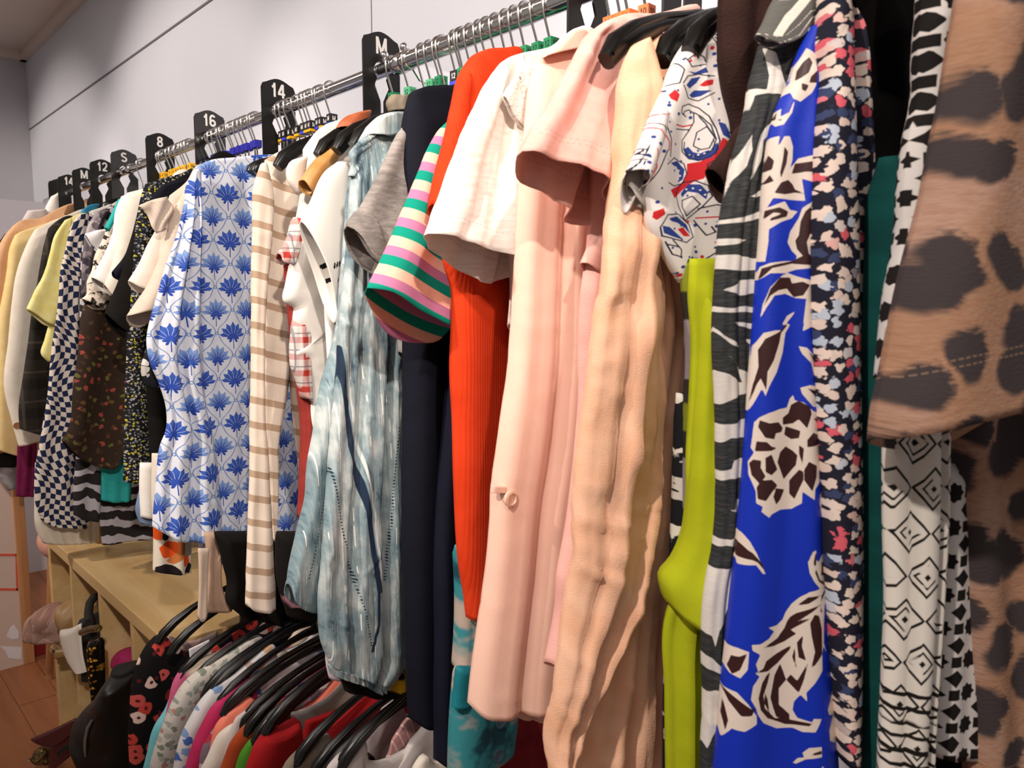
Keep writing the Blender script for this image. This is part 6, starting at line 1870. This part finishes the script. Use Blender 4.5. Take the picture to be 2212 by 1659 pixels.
# --- leopard
pl = PL(2040, 200, phi=30)
g = garment('leopard_dress', 'brown and charcoal leopard-print dress with a wide elbow sleeve, nearest at the right edge', 'dress', pl)
sheet('body', Plane(2040, 200, phi=30, dx=-0.02), [(2110, -80), (2090, 300), (2060, 700), (2043, 900), (2043, 1007), (2056, 1139), (2068, 1318), (2084, 1516), (2090, 1740)], [(2090, 1740), (2330, 1740)], [(2330, -80), (2330, 900), (2330, 1740)], K['leopard'],
      parent=g, th=0.05, folds=[(0.010, 2.2, 0.05, 0.5)])
sheet('sleeve', Plane(2040, 200, phi=30, dx=0.035), [(2078, -60), (2066, 20), (2054, 80), (2031, 225), (2010, 330), (1990, 440), (1960, 553), (1937, 655), (1929, 698), (1908, 807), (1893, 879), (1887, 945)],
      [(1887, 948), (1922, 925), (1970, 905), (2067, 881), (2127, 865), (2192, 841), (2290, 815)], [(2300, -60), (2300, 300), (2300, 600), (2290, 815)], K['leopard'], parent=g, th=0.035, thb=0.07, folds=[(0.006, 1.3, 0.1, 0.2)], drop=0.035, bulge=0.012)
# ================================================================== lower rail
LY, LZ = 0.70, 0.872
lr = thing('lower_rail', 'black lower clothes rail packed with hangers beside the shelf unit', 'rail', (-0.9, LY, 0))
b = MB(); b.tube([(-1.63, LY, LZ), (0.3, LY, LZ)], 0.0125, 16); b.build('tube', K['plastic'], lr)
for x in (-1.62, 0.28):
    b = MB(); b.tube([(x, LY, 0), (x, LY, LZ)], 0.0125, 14); b.build('upright', K['plastic'], lr)


def low(name, label, cat, mat, tip, top, left, th=0.025, yb=0.9, dx=0.0, hang_lab=None, neck=None, hx=0.0, hz=-0.016, ya=0.5, **kw):
    pl = Plane(tip[0], tip[1], ya, dx=dx)
    zt = pl.q(tip)[1]
    yl = pl.P(pl.q(top[-1] if top else tip)[0], 0, 0)[1]
    zl = pl.q(top[-1] if top else tip)[1]
    tp = [tip] + list(top)
    if top and yl < yb - 0.1:
        tp += [W(yl + 0.006, zl - 0.03), W(min(0.72, yl + 0.1), zl - 0.045)]
        if yb > 0.82:
            tp.append(W(0.79, max(zt + 0.045, zl - 0.045)))
    tp.append(W(yb, zt))
    lf = [tip] + list(left)
    zb = min(pl.q(lf[-1])[1], 0.15)
    o = sheet(name, pl, lf + [W(pl.P(pl.q(lf[-1])[0], 0, 0)[1] + 0.005, zb - 0.03)], [W(0.52, zb - 0.03), W(yb, zb - 0.03)], [W(yb, zt), W(yb, zb - 0.03)], mat, top=tp, th=th,
              folds=kw.pop('folds', [(0.006, 2.1, 0.2, 0.5)]), res=0.008, **kw)
    tag(o, label, cat)
    if hang_lab:
        hanger(pl.A[0] + hx, LY, LZ + (zt - 0.68) + hz, None, hang_lab, None, 0.0, bar=HT)
    return o


g = thing('poppy_dress', 'black dress with red poppies, first on the lower rail beside the shelf', 'dress', (-1.59, LY, 0.7))
pl = Plane(330, 1380, 0.5)
sheet('body', pl, [(330, 1378), (312, 1400), (300, 1421), (286, 1465), (280, 1518), (277, 1587), (283, 1700)], [(283, 1700), W(0.9, 0.12)], [W(0.9, 0.68), W(0.9, 0.12)], K['redfloral'],
      top=[(330, 1378), (352, 1372), (372, 1392), (400, 1408), (430, 1410), W(0.74, 0.70), W(0.80, 0.75), W(0.9, 0.68)], parent=g, th=0.03, folds=[(0.006, 2, 0.1, 0.3)])
sheet('back_neckline', Plane(330, 1380, 0.5, dx=-0.035), [(366, 1374), (358, 1400), (352, 1430)], [(352, 1430), (470, 1430)], [(470, 1360), (470, 1430)], K['redfloral_in'],
      top=[(366, 1374), (400, 1385), (440, 1376), (470, 1360)], parent=g, th=0.01)
low('turquoise_blouse', 'turquoise top edge low between the poppy dress and the grey rose blouse', 'top', K['turq'], (372, 1490), [], [(352, 1540), (333, 1568), (316, 1631), (300, 1700)], dx=-0.02)
low('dip_dye_jumper', 'pink and cream dip-dyed jumper second along the lower rail', 'jumper', K['ombre'], (385, 1455), [(394, 1446), (430, 1425), (470, 1410), (504, 1388)], [(377, 1468), (363, 1518), (355, 1560), (345, 1700)],
    hang_lab='black hanger of the dip-dyed jumper on the lower rail')
single(sheet('paper_label', Plane(385, 1455, 0.5, dx=-0.005), [(408, 1403), (411, 1428)], [(411, 1430), (457, 1410)], [(452, 1382), (457, 1410)], K['paper'], top=[(408, 1403), (452, 1382)], th=0.002),
       'white paper label hanging at the neck of the dip-dyed jumper', 'label')
low('rose_blouse', 'pale grey blouse with tiny roses and a collar on the lower rail', 'blouse', K['greyfloral'], (415, 1465), [(427, 1454), (470, 1425), (504, 1404), (545, 1380), (562, 1374)], [(399, 1478), (372, 1518), (352, 1565), (322, 1659), (315, 1720)], th=0.03)
low('blue_rose_blouse', 'white blouse with blue roses right of the grey rose blouse', 'blouse', K['bluefloral'], (452, 1495), [(463, 1485), (504, 1457), (550, 1420), (590, 1392)], [(432, 1518), (412, 1550), (394, 1582), (374, 1659), (370, 1700)], dx=0.0)
low('grey_blouse', 'plain lilac-grey top tucked left of the hot pink jumper', 'top', K['lilacgrey'], (446, 1540), [(470, 1510)], [(428, 1560), (410, 1600), (392, 1659), (388, 1700)], dx=0.012,
    hang_lab='black hanger curving above the hot pink jumper on the lower rail', hz=0.02)
low('pink_jumper', 'hot pink jumper with a lacy neck on the lower rail', 'jumper', K['hotpink'], (468, 1520), [(499, 1493), (525, 1475), (541, 1465), (548, 1478)], [(457, 1531), (440, 1560), (427, 1584), (410, 1625), (398, 1665), (394, 1710)])
low('blur_check_shirt', 'purple and red blurred check shirt between hot pink and coral', 'shirt', K['plaidrough'], (476, 1556), [(512, 1522), (530, 1512)], [(458, 1575), (441, 1601), (425, 1700)], hang_lab='black hanger of the blurred check shirt on the lower rail')
low('coral_blouse', 'coral pink top on the lower rail', 'top', K['coral'], (480, 1555), [(490, 1544), (520, 1522), (543, 1507), (550, 1520)], [(466, 1571), (457, 1601), (450, 1700)], dx=0.012)
low('stone_blouse', 'stone-coloured neckline inside the ivory blouse', 'top', K['palegrey'], (508, 1553), [(545, 1527), (578, 1508)], [(500, 1570), (480, 1700)], dx=0.006, th=0.015)
low('ivory_blouse', 'ivory blouse with a shoulder seam beside the rust top', 'blouse', K['ivory'], (490, 1573), [(532, 1551), (570, 1524), (601, 1500)], [(471, 1589), (455, 1618), (445, 1640), (432, 1665), (426, 1710)], dx=0.02)
low('rust_blouse', 'rust orange velour top on the lower rail', 'top', K['rust'], (524, 1573), [(546, 1557), (585, 1532), (621, 1512), (624, 1540)], [(510, 1589), (496, 1609), (485, 1635), (474, 1665), (468, 1710)], dx=0.0,
    hang_lab='black hanger right of the rust velour top', hx=0.006)
low('green_tee', 'leaf green tee between rust and scarlet tops', 't-shirt', K['leaf'], (534, 1607), [(546, 1598), (575, 1583), (603, 1567), (606, 1590)], [(522, 1625), (513, 1645), (508, 1662), (504, 1710)], dx=0.02, hang_lab='black hanger of the leaf green tee', hx=0.006)
g = thing('scarlet_dress', 'scarlet dress with a deep neckline, brightest red on the lower rail', 'dress', (-1.1, LY, 0.75))
pl = Plane(573, 1587, 0.5)
sheet('body', pl, [(568, 1590), (552, 1608), (540, 1635), (530, 1665), (522, 1720)], [(522, 1720), W(0.9, 0.2)], [W(0.9, 0.69), W(0.9, 0.2)], K['scarlet'],
      top=[(568, 1590), (585, 1580), (615, 1568), (641, 1554), (648, 1590), W(0.78, 0.72), W(0.9, 0.69)], parent=g, th=0.035, folds=[(0.006, 2, 0.1, 0.3)])
sheet('back_neckline', Plane(573, 1587, 0.5, dx=-0.03), [(660, 1558), (655, 1580), (650, 1600)], [(650, 1600), (790, 1530)], [(800, 1508), (790, 1530)], K['scarlet'],
      top=[(660, 1558), (726, 1535), (770, 1522), (800, 1508)], parent=g, th=0.012)
hanger(-1.10, LY, LZ + 0.012, None, 'black hanger of the scarlet dress', bar=HT)
low('taupe_tee', 'grey-taupe tee in front of the scarlet dress', 't-shirt', K['khaki'], (632, 1634), [(656, 1615), (685, 1600), (708, 1585), (714, 1604)], [(618, 1650), (606, 1675), (600, 1710)], hang_lab='black hanger of the grey-taupe tee', hx=0.006, yb=0.74)
low('white_shirt', 'white shirt corner between two black hangers on the lower rail', 'shirt', K['palegrey'], (716, 1650), [(745, 1625), (775, 1600), (782, 1598)], [(705, 1665), (700, 1710)], dx=0.01, hang_lab='large black hanger in front of the white shirt corner', hx=0.006, yb=0.74)
low('bloom_blouse', 'black blouse with orange blooms at the bottom edge', 'blouse', K['orangefloral'], (770, 1652), [(785, 1640), (800, 1628), (806, 1640)], [(760, 1668), (755, 1710)], hang_lab='black hanger of the orange bloom blouse', hx=0.006, ya=0.58, yb=0.72)
low('pale_blouse', 'pale grey sleeve rising beside the elasticated cuff on the lower rail', 'blouse', K['lilacgrey'], (790, 1594), [(815, 1560), (835, 1520), (850, 1500), (864, 1505)], [(775, 1640), (765, 1700)], dx=-0.01,
    hang_lab='black hanger with a bright edge below the elasticated cuff', hx=0.02, yb=0.8, ya=0.6)
low('pinstripe_shirt', 'dusty pink striped shirt under the navy dress hem', 'shirt', K['pinkstripe'], (846, 1606), [(862, 1582), (883, 1553), (905, 1562)], [(838, 1640), (830, 1659), (820, 1710)], hang_lab='black hanger of the dusty pink striped shirt', hx=0.0, yb=0.8, ya=0.62)
low('lilac_shirt', 'pale lilac-grey shirt right of the pink striped shirt', 'shirt', K['palegrey'], (885, 1605), [(905, 1585), (925, 1560), (942, 1542)], [(868, 1640), (852, 1665), (845, 1710)], yb=0.74, ya=0.62)
low('cream_blouse', 'small cream collar at the bottom edge left of the navy sleeve', 'blouse', K['ivory'], (898, 1652), [(918, 1631), (930, 1645)], [(890, 1668), (885, 1710)], dx=0.0, yb=0.72, ya=0.6)
low('burgundy_dress', 'burgundy dress at the bottom under the blush blouse', 'dress', K['burgundy'], (1046, 1560), [(1110, 1530), (1200, 1500)], [(1046, 1600), (1046, 1720)], th=0.04, yb=1.0, neck=None, ya=0.66)
hanger(-1.585, LY, LZ, None, 'first black hanger on the lower rail, holding the poppy dress over the shelf top', bar=HT)
hanger(-1.515, LY, LZ, None, 'second black hanger on the lower rail, crossing the poppy neckline', bar=HT)
for i, x in enumerate((-1.40, -1.35, -1.305, -1.255, -1.205, -1.155)):
    hanger(x, LY, LZ - 0.028 + 0.004 * (i % 2), None, 'one of the bare black hangers crowded together on the lower rail under the striped cuff', 'bare hangers on the lower rail', 0.05 * (i % 3 - 1), bar=HT)

# ================================================================== light, world, camera
def spot(name, loc, aim, power, cone, blend, size, col):
    l = bpy.data.lights.new(name, 'SPOT')
    l.energy = power
    l.spot_size = math.radians(cone)
    l.spot_blend = blend
    l.shadow_soft_size = size
    l.color = col
    o = bpy.data.objects.new(name, l)
    C.objects.link(o)
    o.location = loc
    o.rotation_euler = (Vector(aim) - Vector(loc)).to_track_quat('-Z', 'Y').to_euler()
    return o


WARM = (1.0, 0.88, 0.77)
for x, p, az, cone in ((-4.6, 110, 1.45, 62), (-2.9, 155, 1.5, 62), (-1.2, 165, 1.6, 58), (-0.15, 150, 1.42, 52)):
    spot('ceiling_spot', (x, -1.1, 2.74), (x - 0.1, 1.0, az), p, cone, 0.55, 0.04, WARM)
spot('ceiling_spot', (1.3, -0.5, 2.74), (-1.8, 0.75, 1.6), 190, 40, 0.6, 0.05, WARM)
for x in (-3.6, -1.6, 0.4):
    l = bpy.data.lights.new('overhead_fill', 'AREA')  # unseen area light, added for soft fill and highlights on the chrome
    l.shape = 'RECTANGLE'
    l.size, l.size_y = 1.2, 0.3
    l.energy = 9
    l.color = (1.0, 0.95, 0.9)
    o = bpy.data.objects.new('overhead_fill', l)
    C.objects.link(o)
    o.location = (x, -0.45, 2.8)

w = bpy.data.worlds.new('World')
bpy.context.scene.world = w
w.use_nodes = True
w.node_tree.nodes['Background'].inputs[0].default_value = (1.0, 0.92, 0.86, 1)
w.node_tree.nodes['Background'].inputs[1].default_value = 0.22

cam = bpy.data.cameras.new('Camera')
cam.sensor_width = 36.0
cam.lens = 36.0 * FP / 2212.0
cam.clip_start = 0.02
cam.dof.use_dof = True
cam.dof.focus_distance = 1.35
cam.dof.aperture_fstop = 11.0
co = bpy.data.objects.new('Camera', cam)
C.objects.link(co)
co.location = (0, 0, H)
co.rotation_euler = (math.pi / 2 - PITCH, 0, math.pi / 2 - YAW)
sc = bpy.context.scene
sc.camera = co
sc.view_settings.view_transform = 'Standard'
sc.view_settings.look = 'None'
sc.view_settings.gamma = 1.0
sc.view_settings.exposure = 0.14
sc.view_settings.use_curve_mapping = False
